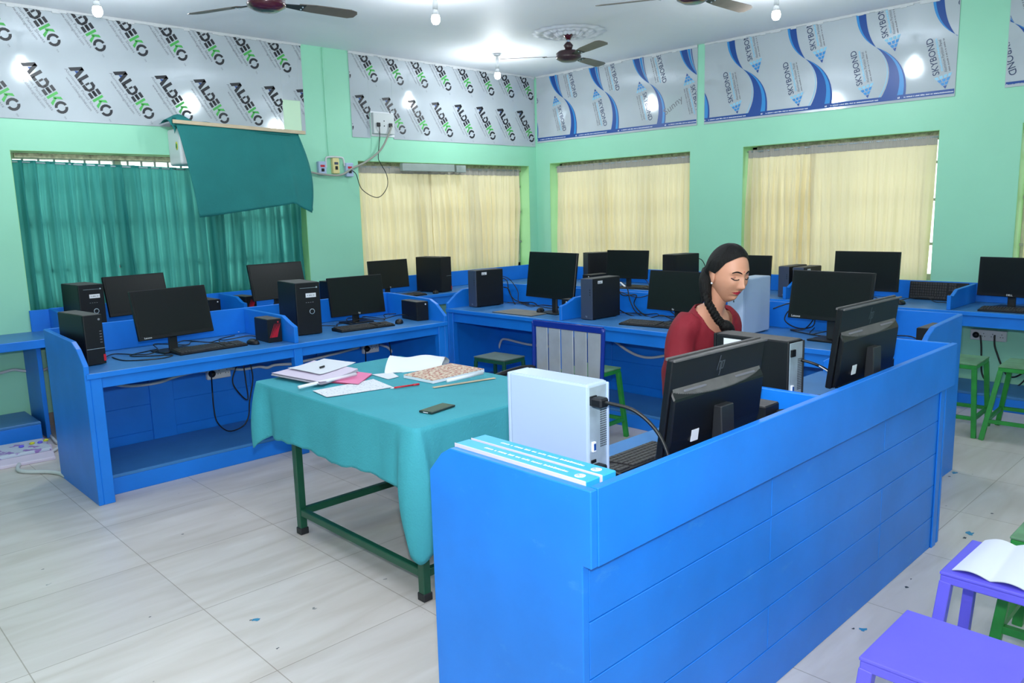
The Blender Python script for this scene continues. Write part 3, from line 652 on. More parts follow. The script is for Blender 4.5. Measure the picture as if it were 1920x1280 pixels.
def tower(label, front_c, yaw, wd, dp, ht, style, ztab=.76, body=BLACK, face=None, group=GT):
    """front_c = bottom centre of the front face; yaw = direction the front faces"""
    t = thing('computer_tower', label, 'computer tower', (front_c[0], front_c[1], ztab), R(yaw+90), group)
    face = face or body
    b = MB(); b.box(-wd/2, wd/2, .012, dp, .006, ht, body, .006, seg=2)
    b.box(-wd/2+.004, wd/2-.004, .02, dp-.01, ht-.001, ht+.0012, DUSTY if body is not WHITEP else WHITEP, .0005)
    b.build('case', t)
    f = MB(); f.box(-wd/2, wd/2, 0, .0125, .004, ht, face, .004, seg=2); f.build('front_panel', t)
    g = MB()
    for x in (-wd/2+.02, wd/2-.02):
        for y in (.05, dp-.05): g.lathe([(0, 0), (.012, 0), (.012, .007), (0, .007)], BLACK, 10, Matrix.Translation((x, y, 0)))
    g.build('rubber_feet', t)
    def F(x, z, y=-.0006): return Matrix.Translation((x, y, z)) @ Matrix.Rotation(PI/2, 4, 'X')
    if style == 'ring':
        d = MB(); d.box(-wd*.32, wd*.36, -.001, .001, ht*.90, ht*.905, SILVER, 0); d.ball((wd*.36, 0, ht*.905), .006, m=SILVER); d.build('drive_slot', t)
        d = MB(); d.box(-wd*.10, wd*.32, -.0012, .001, ht*.72, ht*.80, LABELW, 0); d.dashes(wd*.30, .008, F(-wd*.04, ht*.75, -.0016), GREYK, 5); d.build('sticker', t)
        d = MB(); d.lathe([(.0155, 0), (.019, 0), (.019, .003), (.0155, .003), (.0155, 0)], SILVER, 24, Matrix.Translation((wd*.12, -.003, ht*.45)) @ Matrix.Rotation(-PI/2, 4, 'X') @ Matrix.Translation((0, 0, -.001)))
        b2 = d.bm; d.build('power_button', t)
        d = MB()
        for k in range(4): d.box(-.02+k*.016, -.012+k*.016, -.001, .001, ht*.62, ht*.63, GREYK, 0)
        d.build('front_ports', t)
    elif style == 'lenovo':
        d = MB(); d.box(-wd/2+.003, wd/2, -.0012, .001, ht*.325, ht*.333, SILVER, 0); d.build('trim_line', t)
        d = MB(); d.box(wd/2-.013, wd/2+.0006, -.0012, .004, ht*.07, ht*.20, RED, .0005); d.build('red_tab', t)
        d = MB(); d.lathe([(0, 0), (.007, 0), (.007, .002), (0, .002)], GREYK, 16, Matrix.Translation((wd*.32, .0005, ht*.90)) @ Matrix.Rotation(PI/2, 4, 'X'))
        for k in range(5): d.box(wd*.28, wd*.40, -.001, .001, ht*(.44+.055*k), ht*(.44+.055*k)+.004, GREYK, 0)
        d.build('front_ports', t)
    elif style == 'slim':
        d = MB(); d.text('hp', .018, F(0, ht*.07), SILVER, align='c'); d.build('brand_mark', t)
        d = MB(); d.box(wd/2+.0002, wd/2+.0012, .07, .125, ht*.87, ht*.94, LABELW, 0)
        d.dashes(.034, .007, Matrix.Translation((wd/2+.0016, .075, ht*.885)) @ Matrix.Rotation(PI/2, 4, 'Z') @ Matrix.Rotation(PI/2, 4, 'X'), INK, 6); d.build('sticker', t)
        d = MB()
        for k in range(3): d.box(wd*.30, wd*.36, -.001, .001, ht*(.60+.06*k), ht*(.63+.06*k), BLACK, 0)
        d.build('front_ports', t)
    elif style == 'whiteports':
        d = MB()
        for k, hh in enumerate((.012, .018, .018, .006, .006)): d.box(-wd*.12, -wd*.12+.007, -.001, .001, ht*(.60+.065*k), ht*(.60+.065*k)+hh, BLACK, .0005)
        d.build('front_ports', t)
    elif style == 'line':
        d = MB(); d.box(-wd*.0, wd/2, -.001, .001, ht*.46, ht*.465, SILVER, 0); d.build('trim_line', t)
        d = MB(); d.box(wd/2-.010, wd/2+.0006, -.0012, .004, ht*.06, ht*.16, RED, .0005); d.build('red_tab', t)
    return t
def tower_rear(t, wd, dp, ht, white, label_side=False):
    """metal back plate at y = dp"""
    r = MB(); r.box(-wd/2+.006, wd/2-.006, dp-.001, dp+.002, .012, ht-.008, SILVER, .001)
    for i in range(5):
        for j in range(18): r.box(-wd*.40+i*.0062, -wd*.40+i*.0062+.0036, dp+.0018, dp+.0024, ht*.42+j*.0068, ht*.42+j*.0068+.0040, BLACK, 0)
    for j in range(4): r.box(-wd*.36, wd*.1, dp+.0018, dp+.0024, ht*.05+j*.012, ht*.05+j*.012+.003, DKGREY, 0)
    r.box(-wd/2, -wd/2+.008, dp-.001, dp+.007, .006, ht-.004, WHITEP if white else DKGREY, .002)
    r.build('rear_plate', t)
    c = MB(); c.box(wd*.12, wd*.42, dp+.001, dp+.008, ht*.82, ht*.90, BLACK, .001); c.build('power_inlet', t)
    c = MB(); c.box(wd*.20, wd*.34, dp+.001, dp+.009, ht*.40, ht*.49, LABELW, .001); c.box(wd*.22, wd*.32, dp+.008, dp+.010, ht*.415, ht*.475, BLUEK, .001); c.build('video_port', t)
    c = MB()
    for k in range(3): c.box(wd*.16, wd*.38, dp+.001, dp+.006, ht*(.20+.05*k), ht*(.20+.05*k)+.009, BLACK, .0005)
    c.build('rear_ports', t)
tower('black tower with red corner tab on the near left end of the two-bay desk', (1.362, 4.93, 0), -84, .105, .37, .297, 'lenovo')
tower('tall black tower with silver ring, middle of the two-bay desk', (2.765, 4.945, 0), -98, .178, .36, .370, 'ring')
tower('black tower with silver ring in front of the green curtains at far left', (1.79, 6.43, 0), -86, .178, .36, .365, 'ring')
tower('black tower before the cream curtain, small red tab, left wall desk', (5.263, 6.47, 0), -80, .165, .36, .372, 'line')
T7 = tower('black slim tower with white sticker at the left end of the desk behind the chair', (4.512, 5.20, 0), 175, .11, .31, .325, 'slim', face=NAVY)
T8 = tower('black slim tower with white sticker between the metal chair and the woman', (4.474, 3.845, 0), 180, .11, .34, .312, 'slim', face=NAVY)
tower('white slim tower right behind the seated woman', (4.44, 2.575, 0), 181, .11, .36, .365, 'whiteports', body=WHITEP, face=WHITEP)
tower('black tower nearest the room corner, seen past the large monitor', (6.72, 5.78, 0), 150, .17, .34, .35, 'plain')
tower('black tower right of the monitor against the corner curtain', (6.60, 4.58, 0), 172, .17, .36, .36, 'plain')
_a = PX(1457.8, 499, 6.62); _b = PX(1484.5, 501, 6.60)
tower('left one of the paired black slim towers before the bunched curtain', (6.62, _a.y-.06, 0), 178, .10, .33, _a.z-.76, 'slim', face=NAVY)
tower('right one of the paired black slim towers before the bunched curtain', (6.60, _b.y-.06, 0), 178, .10, .33, _b.z-.76, 'slim', face=NAVY)
TW = tower('white slim tower nearest the camera, ports facing the counter end', (1.705, 1.758, 0), 90, .094, .325, .335, 'plain', .75, body=WHITEP, face=WHITEP); TW.rotation_euler.z = R(181.5)
tower_rear(TW, .094, .325, .335, True)
TD = tower('black slim tower with white sticker on the foreground counter before the woman', (2.79, 1.68, 0), 90, .10, .335, .330, 'plain', .75); TD.rotation_euler.z = R(176)
tower_rear(TD, .10, .335, .330, False)
d = MB(); d.box(.0502, .0512, .05, .13, .265, .315, LABELW, 0); d.dashes(.055, .009, Matrix.Translation((.0515, .055, .28)) @ Matrix.Rotation(PI/2, 4, 'Z') @ Matrix.Rotation(PI/2, 4, 'X'), INK, 7); d.build('sticker', TD)
GU = 'small backup power boxes'
def ups(label, c, yaw, wd, dp, ht, stripes=False, ztab=.76):
    t = thing('power_backup_box', label, 'power supply', (c[0], c[1], ztab), R(yaw+90), GU)
    b = MB(); b.box(-wd/2, wd/2, .008, dp, 0, ht, BLACK, .004); b.box(-wd/2+.003, wd/2-.003, .012, dp-.004, ht-.001, ht+.0012, DUSTY, .0005); b.build('case', t)
    b = MB(); b.box(-wd/2, wd/2, 0, .0085, 0, ht, BLACK, .003); b.build('front_panel', t)
    b = MB(); b.lathe([(0, 0), (.006, 0), (.006, .003), (0, .003)], RED if stripes else LABELW, 14, Matrix.Translation((wd*.25, .001, ht*.86)) @ Matrix.Rotation(PI/2, 4, 'X')); b.build('power_button', t)
    if stripes:
        s = MB()
        for k in range(5): s.flat([(-wd*.42+k*.009, ht*.22), (-wd*.36+k*.012, ht*.22), (wd*.0+k*.010, ht*.80), (wd*-.02+k*.010, ht*.80)], Matrix.Translation((0, -.0008, 0)) @ Matrix.Rotation(PI/2, 4, 'X'), RED)
        s.build('red_stripes', t)
    return t
ups('small black power box with red fan stripes beside the divider of the two-bay desk', (2.445, 4.843, 0), -93, .095, .22, .157, True)
ups('small black power box at the right end of the two-bay desk', (3.71, 4.87, 0), -98, .10, .26, .148)
ups('small black power box left of the divider before the green curtains', (2.78, 6.56, 0), -90, .10, .28, .15)
ups('small black power box with red front before the green curtains', (3.10, 6.54, 0), -86, .10, .24, .15, True)
ups('black power box behind the right bay monitor of the two-bay desk, by the pillar', (3.99, 6.50, 0), -92, .16, .28, .21)
_u = PX(1100, 537, 6.46)
ups('black power box on the wall desk, between the corner monitors', (6.46, _u.y, 0), 178, .12, .3, .13)
ups('small black power box tucked behind the divider beside the mouse mat', (4.47, 4.06, 0), 178, .07, .25, .145)
_c = PZ(1709, 634, .76)
ups('small black power box at the right end of the desk behind the counter', (4.52, 1.47, 0), 180, .09, .25, .14)
U1 = ups('black power box beside the nearest rear-facing monitor on the counter', (2.47, 1.50, 0), 90, .10, .22, .15, ztab=.75)
U2 = ups('black power box beside the farther rear-facing monitor on the counter', (3.52, 1.50, 0), 90, .10, .22, .15, ztab=.75)
# ------------------------------------------------------------------ keyboards, mice
KEYM = mat('black_keycaps', rgb(50, 50, 52), .5); KEYD = mat('dusty_keycaps', rgb(70, 66, 62), .6)
def mk_keyboard():
    t = thing('keyboard', 'x', 'keyboard', (0, 0, 0), 0, 'computer keyboards')
    b = MB(); b.prism([(-.075, 0), (-.075, .012), (.07, .024), (.075, .020), (.075, 0)], -.225, .225, 'x', BLACK, .002); b.build('key_tray', t)
    k = MB(); Mk = Matrix.Translation((0, 0, .0175)) @ Matrix.Rotation(math.atan2(.012, .145), 4, 'X')
    for r in range(6):
        y = .058-r*.0225; x = -.215
        if r == 5: ws = [.024, .02, .02, .13, .02, .02, .02, .024]
        else: ws = [.0185]*15
        for wdt in ws:
            if x+wdt > .075: break
            k.box(x+.0012, x+wdt-.0012, y-.0095, y+.0085, 0, .006, KEYM, .001, Mk); x += wdt+.0004
        for i in range(3): k.box(.083+i*.019, .100+i*.019, y-.0095, y+.0085, 0, .006, KEYM, .001, Mk) if r != 3 else None
        for i in range(4): k.box(.147+i*.0185, .163+i*.0185, y-.0095, y+.0085, 0, .006, KEYM, .001, Mk) if r else None
    k.build('keycaps', t); return t
KB = mk_keyboard(); kb_used = []
def place_kb(label, c, rz, z=.76, rx=0):
    if not kb_used: o = KB; o.location = (c[0], c[1], z); o.rotation_euler = (rx, 0, R(rz)); o['label'] = label
    else: o = dup(KB, (c[0], c[1], z), R(rz), label); o.rotation_euler = (rx, 0, R(rz))
    kb_used.append(o); return o
place_kb('black keyboard before the nearest front-facing monitor on the two-bay desk', (2.03, 4.93), 3)
place_kb('black keyboard beside a mouse in the right bay of the two-bay desk', (3.18, 4.90), -3)
place_kb('black keyboard on the desk behind the seated woman', (4.52, 3.28), -84)
place_kb('dusty keyboard lying on the wall desk before the right edge monitor', (6.62, 1.55), -87)
place_kb('keyboard stood up on edge against the rail of the wall desk', (7.09, 2.22), -90, .835, R(78))
place_kb('keyboard on the counter below the nearest rear-facing monitor', (1.99, 1.53), 180, .75)
place_kb('keyboard on the counter in front of the woman', (2.98, 1.50), 180, .75)
place_kb('keyboard before the monitor by the pillar on the left wall desk', (4.72, 6.47), 3)
place_kb('keyboard on the wall desk before the monitor near the room corner', (6.62, 4.95), -90)
def mk_mouse():
    t = thing('computer_mouse', 'x', 'mouse', (0, 0, 0), 0, 'computer mice')
    b = MB(); b.ball((0, 0, .006), .032, .056, .030, BLACK, 20)
    for v in b.bm.verts: v.co.z = max(0, v.co.z)
    b.build('shell', t)
    b = MB(); b.ball((0, -.03, .031), .004, .009, .004, DKGREY, 10); b.build('scroll_wheel', t); return t
MS = mk_mouse(); ms_used = []
def place_mouse(label, c, rz, z=.76):
    if not ms_used: o = MS; o.location = (c[0], c[1], z); o.rotation_euler.z = R(rz); o['label'] = label
    else: o = dup(MS, (c[0], c[1], z), R(rz), label)
    ms_used.append(o)
place_mouse('black mouse right of the keyboard beside the red striped power box', (2.31, 4.90), 10)
place_mouse('black mouse right of the keyboard in the right bay of the two-bay desk', (3.50, 4.90), -40)
place_mouse('black mouse on the grey mat before the large corner monitor', (4.60, 4.45), -60, .765)
place_mouse('black mouse before the tower on the left wall desk', (5.10, 6.46), -50)
place_mouse('black mouse on the wall desk left of the upright keyboard', (6.66, 2.36), -80)
mt = MB(); mt.box(-.13, .13, -.23, .23, 0, .004, DKGREY, .001); mt.box(-.129, .129, -.229, .229, .0041, .0048, mat('grey_mat', rgb(128, 126, 122), .8, var=.1), 0)
o = mt.build('mouse_mat'); o.location = (4.50, 4.56, .7605); tag(o, 'flat grey mat under a mouse behind the metal-backed chair', 'mat')
# ------------------------------------------------------------------ cables
def cable(label, pts, r=.0035, m=CABLE, group='loose black cables', name='cable', cat='cable'):
    o = MB().tube(pts, r, m, 7).build(name); return tag(o, label, cat, group)
random.seed(11)
def tangle(label, x0, x1, y0, y1, z, n=7, along='x', seed=1):
    rnd = random.Random(seed); pts = []
    for i in range(n):
        t_ = i/(n-1); a = x0+(x1-x0)*t_; b = rnd.uniform(y0, y1)
        pts.append((a+rnd.uniform(-.03, .03), b, z+.004+rnd.random()*.03))
    return cable(label, pts)
tangle('black cable lying behind the nearest front-facing monitor', 1.45, 2.3, 5.0, 5.38, .76, 10, seed=3)
cable('black cable looped on the worktop left of the nearest keyboard', [(1.50, 5.12, .765), (1.52, 4.93, .764), (1.68, 4.83, .764), (1.78, 4.9, .764), (1.64, 5.0, .764), (1.60, 5.10, .766), (1.80, 5.2, .765)])
tangle('black cable trailing to the red striped power box', 1.9, 2.43, 5.05, 5.25, .76, 8, seed=5)
tangle('black cable bundle behind the right bay monitor of the two-bay desk', 2.95, 3.75, 5.15, 5.35, .76, 11, seed=7)
tangle('black cable curling under the right bay monitor', 3.2, 3.7, 5.0, 5.3, .77, 9, seed=8)
tangle('black cable behind the monitors before the green curtains', 2.0, 2.7, 6.6, 6.85, .76, 9, seed=9)
tangle('black cable behind the red fronted power box', 3.1, 3.9, 6.6, 6.85, .76, 9, seed=10)
tangle('black cable on the desk beside the pillar', 4.1, 5.0, 6.6, 6.85, .76, 10, seed=12)
def tangle_y(label, x0, x1, y0, y1, z, n, seed):
    rnd = random.Random(seed); pts = []
    for i in range(n):
        t_ = i/(n-1); pts.append((rnd.uniform(x0, x1), y0+(y1-y0)*t_+rnd.uniform(-.03, .03), z+.004+rnd.random()*.03))
    return cable(label, pts)
tangle_y('black cable behind the large corner monitor', 4.75, 4.97, 5.05, 4.1, .76, 10, 13)
cable('black cable dropping from the slim tower behind the metal chair', [(4.83, 5.17, 1.02), (4.90, 5.12, .98), (4.90, 5.02, .88), (4.88, 4.98, .78), (4.86, 4.75, .768), (4.80, 4.5, .77), (4.74, 4.35, .80)])
tangle_y('black cable behind the monitor at the womans back', 4.78, 4.96, 3.80, 2.75, .76, 12, 14)
cable('black cable dropping behind the slim tower near the woman', [(4.83, 3.82, .95), (4.92, 3.7, .90), (4.95, 3.55, .93), (4.93, 3.45, .85), (4.9, 3.3, .77), (4.8, 3.1, .768)])
cable('coiled black cable right of the white tower behind the woman', [(4.85, 2.53, .90), (4.92, 2.42, .94), (4.93, 2.30, .90), (4.92, 2.28, .80), (4.91, 2.38, .775), (4.92, 2.48, .82), (4.93, 2.44, .90), (4.92, 2.33, .92), (4.90, 2.27, .86), (4.90, 2.33, .775), (4.85, 2.4, .767), (4.72, 2.1, .77), (4.7, 1.9, .80)], .004)
tangle_y('black cable reaching the power box at the right end', 4.75, 4.92, 2.3, 1.5, .76, 9, 15)
tangle_y('black cable on the wall desk before the upright keyboard', 6.75, 6.98, 2.75, 2.0, .76, 9, 16)
cable('black cable curling above the corner tower', [(6.93, 5.62, 1.08), (6.96, 5.57, 1.05), (6.95, 5.55, .98), (7.05, 5.4, .90), (7.0, 5.25, .88), (6.95, 5.1, .80), (6.85, 5.0, .77)])
cable('black cable arched beside the tower right of the corner monitor', [(6.92, 4.50, 1.07), (6.98, 4.44, 1.05), (7.0, 4.40, .95), (7.0, 4.42, .86)], .004)
cable('thick black power cord arching from the white tower on the counter', [(1.689, 1.418, 1.036), (1.695, 1.37, 1.036), (1.72, 1.30, 1.02), (1.745, 1.24, .96), (1.75, 1.20, .87), (1.745, 1.185, .78), (1.74, 1.20, .757)], .0055)
o = MB().box(1.670, 1.708, 1.385, 1.425, 1.022, 1.050, BLACK, .005).build('cord_plug'); tag(o, 'black plug pushed into the back of the white tower', 'plug')
cable('thin black cord from the lower port of the white tower', [(1.690, 1.42, .838), (1.70, 1.38, .836), (1.735, 1.33, .81), (1.75, 1.27, .775), (1.74, 1.21, .757)], .004)
o = MB().box(1.672, 1.706, 1.39, 1.425, .828, .850, BLACK, .004).build('cord_plug'); tag(o, 'black video plug low on the back of the white tower', 'plug')
cable('black cord with white tag leaving the black counter tower', [(2.80, 1.34, 1.0), (2.82, 1.29, .985), (2.86, 1.25, .95), (2.89, 1.22, .88), (2.88, 1.19, .78)], .0055)
o = MB().bar((2.825, 1.285, .982), (2.868, 1.242, .944), .017, .004, LABELW).build('cable_tag'); tag(o, 'white paper tag wrapped on the cord of the black counter tower', 'tag')
cable('black cord with white tag behind the nearest rear-facing monitor', [(2.50, 1.28, .87), (2.53, 1.24, .87), (2.57, 1.20, .83), (2.56, 1.17, .76)], .006)
o = MB().bar((2.545, 1.215, .862), (2.572, 1.182, .815), .018, .005, LABELW).build('cable_tag'); tag(o, 'white tag on the cord beside the nearest power box', 'tag')
o = MB().box(2.475, 2.525, 1.235, 1.278, .835, .875, BLACK, .006).build('cord_plug'); tag(o, 'black plug in the back of the nearest counter power box', 'plug')
cable('black cord behind the farther counter power box', [(3.54, 1.28, .85), (3.57, 1.24, .85), (3.62, 1.2, .83), (3.70, 1.16, .79)], .006)
for _l, _x, _q in (('black cable hanging from the slim tower behind the metal chair to its monitor', 4.90, ((943, 521), (951, 527), (954, 545), (962, 559), (976, 566), (1000, 567), (1010, 576))),
                   ('thin black cable beside the slim tower left of the large corner monitor', 4.88, ((944, 538), (953, 541), (959, 556), (966, 570), (975, 576))),
                   ('black cable zigzag on the rail right of the slim tower near the woman', 4.90, ((1160, 546), (1170, 554), (1193, 553), (1189, 570), (1206, 589), (1226, 597))),
                   ('black cable dropping past a white tag behind the slim tower near the woman', 4.91, ((1164, 528), (1176, 540), (1181, 562), (1192, 584), (1212, 597))),
                   ('black cable bundle under the monitor at the womans back', 4.86, ((1160, 580), (1180, 590), (1210, 597), (1240, 591), (1262, 598), (1280, 592)))):
    cable(_l, [PX(a_, b_, _x) for a_, b_ in _q], .0045)
o = MB().bar(PX(1163, 529, 4.89), PX(1172, 537, 4.89), .022, .004, LABELW).build('cable_tag'); tag(o, 'white tag on a cable right of the slim tower near the woman', 'tag')
o = MB().bar(PZ(446, 622, .775), PZ(455, 618, .775), .018, .004, LABELW).build('cable_tag'); tag(o, 'white tag on the cable left of the red striped power box', 'tag')
# conduits and sockets
def conduit(label, pts, r=.011): return cable(label, pts, r, PVC, 'white conduits', 'conduit_pipe', 'pipe')
yb_ = 4.69+.745-.03
def YP(y, *pts): return [PY(px_, py_, y) for px_, py_ in pts]
def XP(x, *pts): return [PX(px_, py_, x) for px_, py_ in pts]
conduit('white conduit sagging under the left bay of the two-bay desk', YP(yb_, (201, 718), (233, 723), (262, 722), (300, 716), (329, 706), (364, 697), (386, 695)))
conduit('white conduit running right from the left bay socket', YP(yb_, (428, 690), (455, 692), (484, 687), (501, 689), (516, 684), (550, 682)))
conduit('white conduit rising to the right bay socket', YP(yb_, (550, 681), (592, 672), (615, 666), (640, 660), (673, 651)))
conduit('white conduit dropping from the right bay socket', YP(yb_, (711, 646), (725, 650), (735, 659), (744, 670), (750, 684)))
def socket_box(label, c, along, n=3, w_=.17, h_=.085):
    rz = 0 if along == 'x' else R(-90)
    t = thing('wall_socket', label, 'socket', c, rz, 'power sockets under the desks')
    MB().box(-w_/2, w_/2, -.035, 0, -h_/2, h_/2, PVC, .004).build('socket_plate', t)
    h = MB()
    for i in range(n):
        x = -w_/2+w_*(i+.5)/n
        for dx, dz in ((0, .014), (-.009, -.008), (.009, -.008)): h.box(x+dx-.003, x+dx+.003, -.0356, -.034, dz-.003+.0, dz+.003, BLACK, 0)
    h.build('pin_holes', t)
    p = MB(); p.lathe([(0, 0), (.022, 0), (.026, .012), (.018, .03), (.006, .034)], BLACK, 14, Matrix.Translation((-w_*.33, -.035, 0)) @ Matrix.Rotation(PI/2, 4, 'X')); p.build('plug', t)
    return t
socket_box('white power socket under the left bay of the two-bay desk', tuple(PY(407, 697, yb_+.012)), 'x')
socket_box('white power socket under the right bay of the two-bay desk', tuple(PY(692, 651, yb_+.012)), 'x', w_=.15)
yc_ = 5.12
cable('black cord looping down from the left bay socket', [PY(396, 697, yb_-.07)]+YP(yc_, (398, 730), (401, 765), (408, 792), (429, 808), (455, 799), (466, 780), (468, 751), (474, 710), (469, 680)), .0045)
cable('black cord hanging in a narrow loop under the left bay', YP(yc_, (446, 680), (436, 710), (443, 730), (464, 749), (461, 715), (456, 680)), .0045)
cable('black cord dropping from the right bay socket', [PY(685, 652, yb_-.07)]+YP(yc_, (686, 676), (688, 715)), .0045)
cable('black cord hanging under the right bay', YP(yc_, (729, 636), (732, 655), (736, 690)), .0045)
conduit('white conduit on the wall at the left edge of the photo', YP(6.93, (-30, 702), (0, 699), (25, 693), (45, 695), (75, 695), (93, 687), (95, 675)))
conduit('white conduit elbow on the floor below the side shelf', [PZ(*p, .014) for p in ((91, 806), (97, 818), (108, 830), (117, 826), (110, 838), (98, 846))])
conduit('white conduit curving over the floor to the two-bay desk', [PZ(*p, .013) for p in ((36, 870), (34, 880), (50, 884), (90, 884), (112, 887), (126, 893), (133, 884))], .013)
xb_ = 4.34+.62-.03
conduit('white conduit bent behind the small grey-topped stool', XP(xb_, (908, 700), (926, 672), (934, 656), (940, 638), (950, 636), (970, 641), (994, 646), (1040, 650)))
conduit('white conduit sagging behind the green stool near the woman', XP(xb_, (1120, 630), (1137, 634), (1153, 640), (1175, 656), (1198, 667), (1225, 670), (1274, 661), (1310, 652)))
socket_box('white power socket on the wall at the right above the green stools', tuple(PX(1855, 628, XW-.001)), 'y', 4, .26, .085)
cable('black cord with silver joint below the right wall socket', XP(7.09, (1838, 628), (1840, 650), (1840, 690), (1843, 705), (1850, 715)), .007)
cable('black cord curving down from the right wall socket', XP(7.08, (1865, 628), (1865, 647), (1870, 664), (1877, 683), (1888, 703), (1900, 707), (1913, 702), (1930, 690)), .007)
cable('black cord lying low against the wall at the right edge', XP(7.08, (1862, 722), (1880, 728), (1896, 729), (1913, 720), (1930, 702)), .006)
# ------------------------------------------------------------------ table, cloth and things on it
TX0, TX1, TY0, TY1, TZ = 1.79, 2.70, 2.43, 3.80, .748
tb = thing('work_table', 'green metal table under the green cloth', 'table', (0, 0, 0))
MB().box(TX0+.005, TX1-.005, TY0+.005, TY1-.005, .722, .744, GREYTOP, .004).build('tabletop', tb)
for x in (TX0+.03, TX1-.03):
    for y in (TY0+.03, TY1-.33 if x < 2 else TY1-.33):
        l = MB(); l.box(x-.019, x+.019, y-.019, y+.019, .02, .721, DGREEN, .003); lo = l.build('leg', tb)
        MB().box(x-.023, x+.023, y-.023, y+.023, 0, .035, DKGREY, .003).build('rubber_foot', lo)
for x in (TX0+.03, TX1-.03): MB().box(x-.015, x+.015, TY0+.05, TY1-.35, .10, .135, DGREEN, .003).build('stretcher', tb)
MB().box(TX0+.05, TX1-.05, TY0+.015, TY0+.045, .10, .135, DGREEN, .003).build('stretcher', tb); MB().box(TX0+.05, TX1-.05, TY1-.345, TY1-.315, .10, .135, DGREEN, .003).build('stretcher', tb)
MB().box(TX0+.02, TX1-.02, TY0+.02, TY1-.30, .66, .721, DGREEN, .003).build('frame_rail', tb)
def cloth():
    b = MB(); r = .018
    # perimeter with rounded corners, param by segments
    per = []
    def arc(cx, cy, a0, a1, n=10):
        for i in range(n+1):
            a = R(a0+(a1-a0)*i/n); per.append((cx+r*math.cos(a), cy+r*math.sin(a), math.cos(a), math.sin(a), i/n))
    corners = [(TX0+r, TY0+r, 180, 270), (TX1-r, TY0+r, 270, 360), (TX1-r, TY1-r, 0, 90), (TX0+r, TY1-r, 90, 180)]
    for k, (cx, cy, a0, a1) in enumerate(corners):
        arc(cx, cy, a0, a1)
        nx, ny, na, _ = corners[(k+1) % 4]; a = R(a1); px_, py_ = cx+r*math.cos(a), cy+r*math.sin(a); q = R(na); qx, qy = nx+r*math.cos(q), ny+r*math.sin(q)
        for i in range(1, 40): t = i/40; per.append((px_+(qx-px_)*t, py_+(qy-py_)*t, math.cos(a), math.sin(a), None))
    n = len(per); nv = 22
    def dcorner(x, y):
        return min(math.hypot(x-cx_, y-cy_) for cx_, cy_ in ((TX0, TY0), (TX1, TY0), (TX1, TY1), (TX0, TY1)))
    rings = []
    for j in range(nv+1):
        v = j/nv; ring = []
        for i, (x, y, nx, ny, ar) in enumerate(per):
            dc = dcorner(x, y)
            near = (abs(x-TX0) < .02 and abs(y-TY0) < .5) or (abs(y-TY0) < .02 and x < TX0+.5)
            base = .262+.008*math.sin(x*17+y*11)+.004*math.sin(x*61+y*49)
            peak = .58 if (x < 2.2 and y < 3) else (.36 if x < 2.2 else .4)
            L = base+(peak-base)*max(0, 1-dc/.11)
            if abs(y-TY0) < .02 and x > TX0+.02: L = max(L, .50-.45*(x-TX0-.1)) if x < TX0+.6 else L
            # cone fold at corners
            out = .005+.018*v+.010*v*math.sin((x*11+y*13))+.003*v*math.sin(x*37+y*31)
            fold = max(0, 1-abs(dc-.035)/.085)
            out += (.085 if abs(x-TX0) < .02 else .03)*fold*v*((2.3-2.1*v) if y < 3 else (1.5-1.15*v))
            if ar is not None: out += .0
            sx = 0
            # secondary tuck next to the corner
            tk = math.exp(-((dc-.13)/.03)**2); out -= .02*tk*v
            z = TZ-.004-(L*v) if j else TZ
            zz = TZ-L*v
            ring.append(b.bm.verts.new((x+nx*out, y+ny*out, zz if j else TZ)))
        rings.append(ring)
    k = b.mi(CLOTHG)
    for j in range(nv):
        for i in range(n):
            f = b.bm.faces.new((rings[j][i], rings[j][(i+1) % n], rings[j+1][(i+1) % n], rings[j+1][i])); f.smooth = True
    # top sheet
    cv = b.bm.verts.new(((TX0+TX1)/2, (TY0+TY1)/2, TZ+.001))
    for i in range(n): b.bm.faces.new((rings[0][(i+1) % n], rings[0][i], cv))
    def mods(o):
        s = o.modifiers.new('th', 'SOLIDIFY'); s.thickness = .002; s.offset = 1
    o = b.build('tablecloth', mods=mods)
    return tag(o, 'plain sea-green cloth draped over the metal table', 'tablecloth')
cloth()
# papers
ZP = TZ+.003
PINK = mat('pink_card', rgb(238, 130, 178), .6); LILAC = mat('lilac_paper', rgb(220, 208, 230), .7)
def sheet_obj(name, label, cat, quad, z0, th, m, curl=0, seed=0, layers=1, lines=False, group=None):
    """quad: four corners (x,y); slightly curled stack"""
    b = MB(); q = [Vector((p[0], p[1], 0)) for p in quad]
    for l in range(layers):
        rnd = random.Random(seed*10+l); dx, dy = (rnd.uniform(-.008, .008), rnd.uniform(-.008, .008)) if layers > 1 else (0, 0)
        zz = z0+l*th*1.6
        def f(u, v, s_=0): 
            p = (q[0]*(1-u)+q[1]*u)*(1-v)+(q[3]*(1-u)+q[2]*u)*v
            return Vector((p.x+dx, p.y+dy, zz+s_+curl*(abs(u-.5)*2)**3*.6+curl*max(0, v-.7)*.8*math.sin(u*3+seed)))
        b.grid(lambda u, v: f(u, v, th), 14, 10, m[l % len(m)] if isinstance(m, list) else m, True)
        b.grid(lambda u, v: f(v, u, 0), 10, 14, m[l % len(m)] if isinstance(m, list) else m, True)
    o = b.build(name); return tag(o, label, cat, group)
def PT(px, py, z=ZP): p = PZ(px, py, z); return (p.x, p.y)
GP = 'papers on the green table'
sheet_obj('notebook', 'pink-covered notebook under the loose papers on the green table', 'notebook', [PT(560, 712), PT(605, 690), PT(698, 702), PT(672, 722)], ZP, .006, [PINK], group=GP)
sheet_obj('paper_stack', 'stack of written white sheets at the left end of the green table', 'papers', [PT(510, 708), PT(590, 684), PT(672, 700), PT(602, 726)], ZP+.008, .0015, [LILAC, PAPER, PAPER, LILAC, PAPER], .008, 3, 6, group=GP)
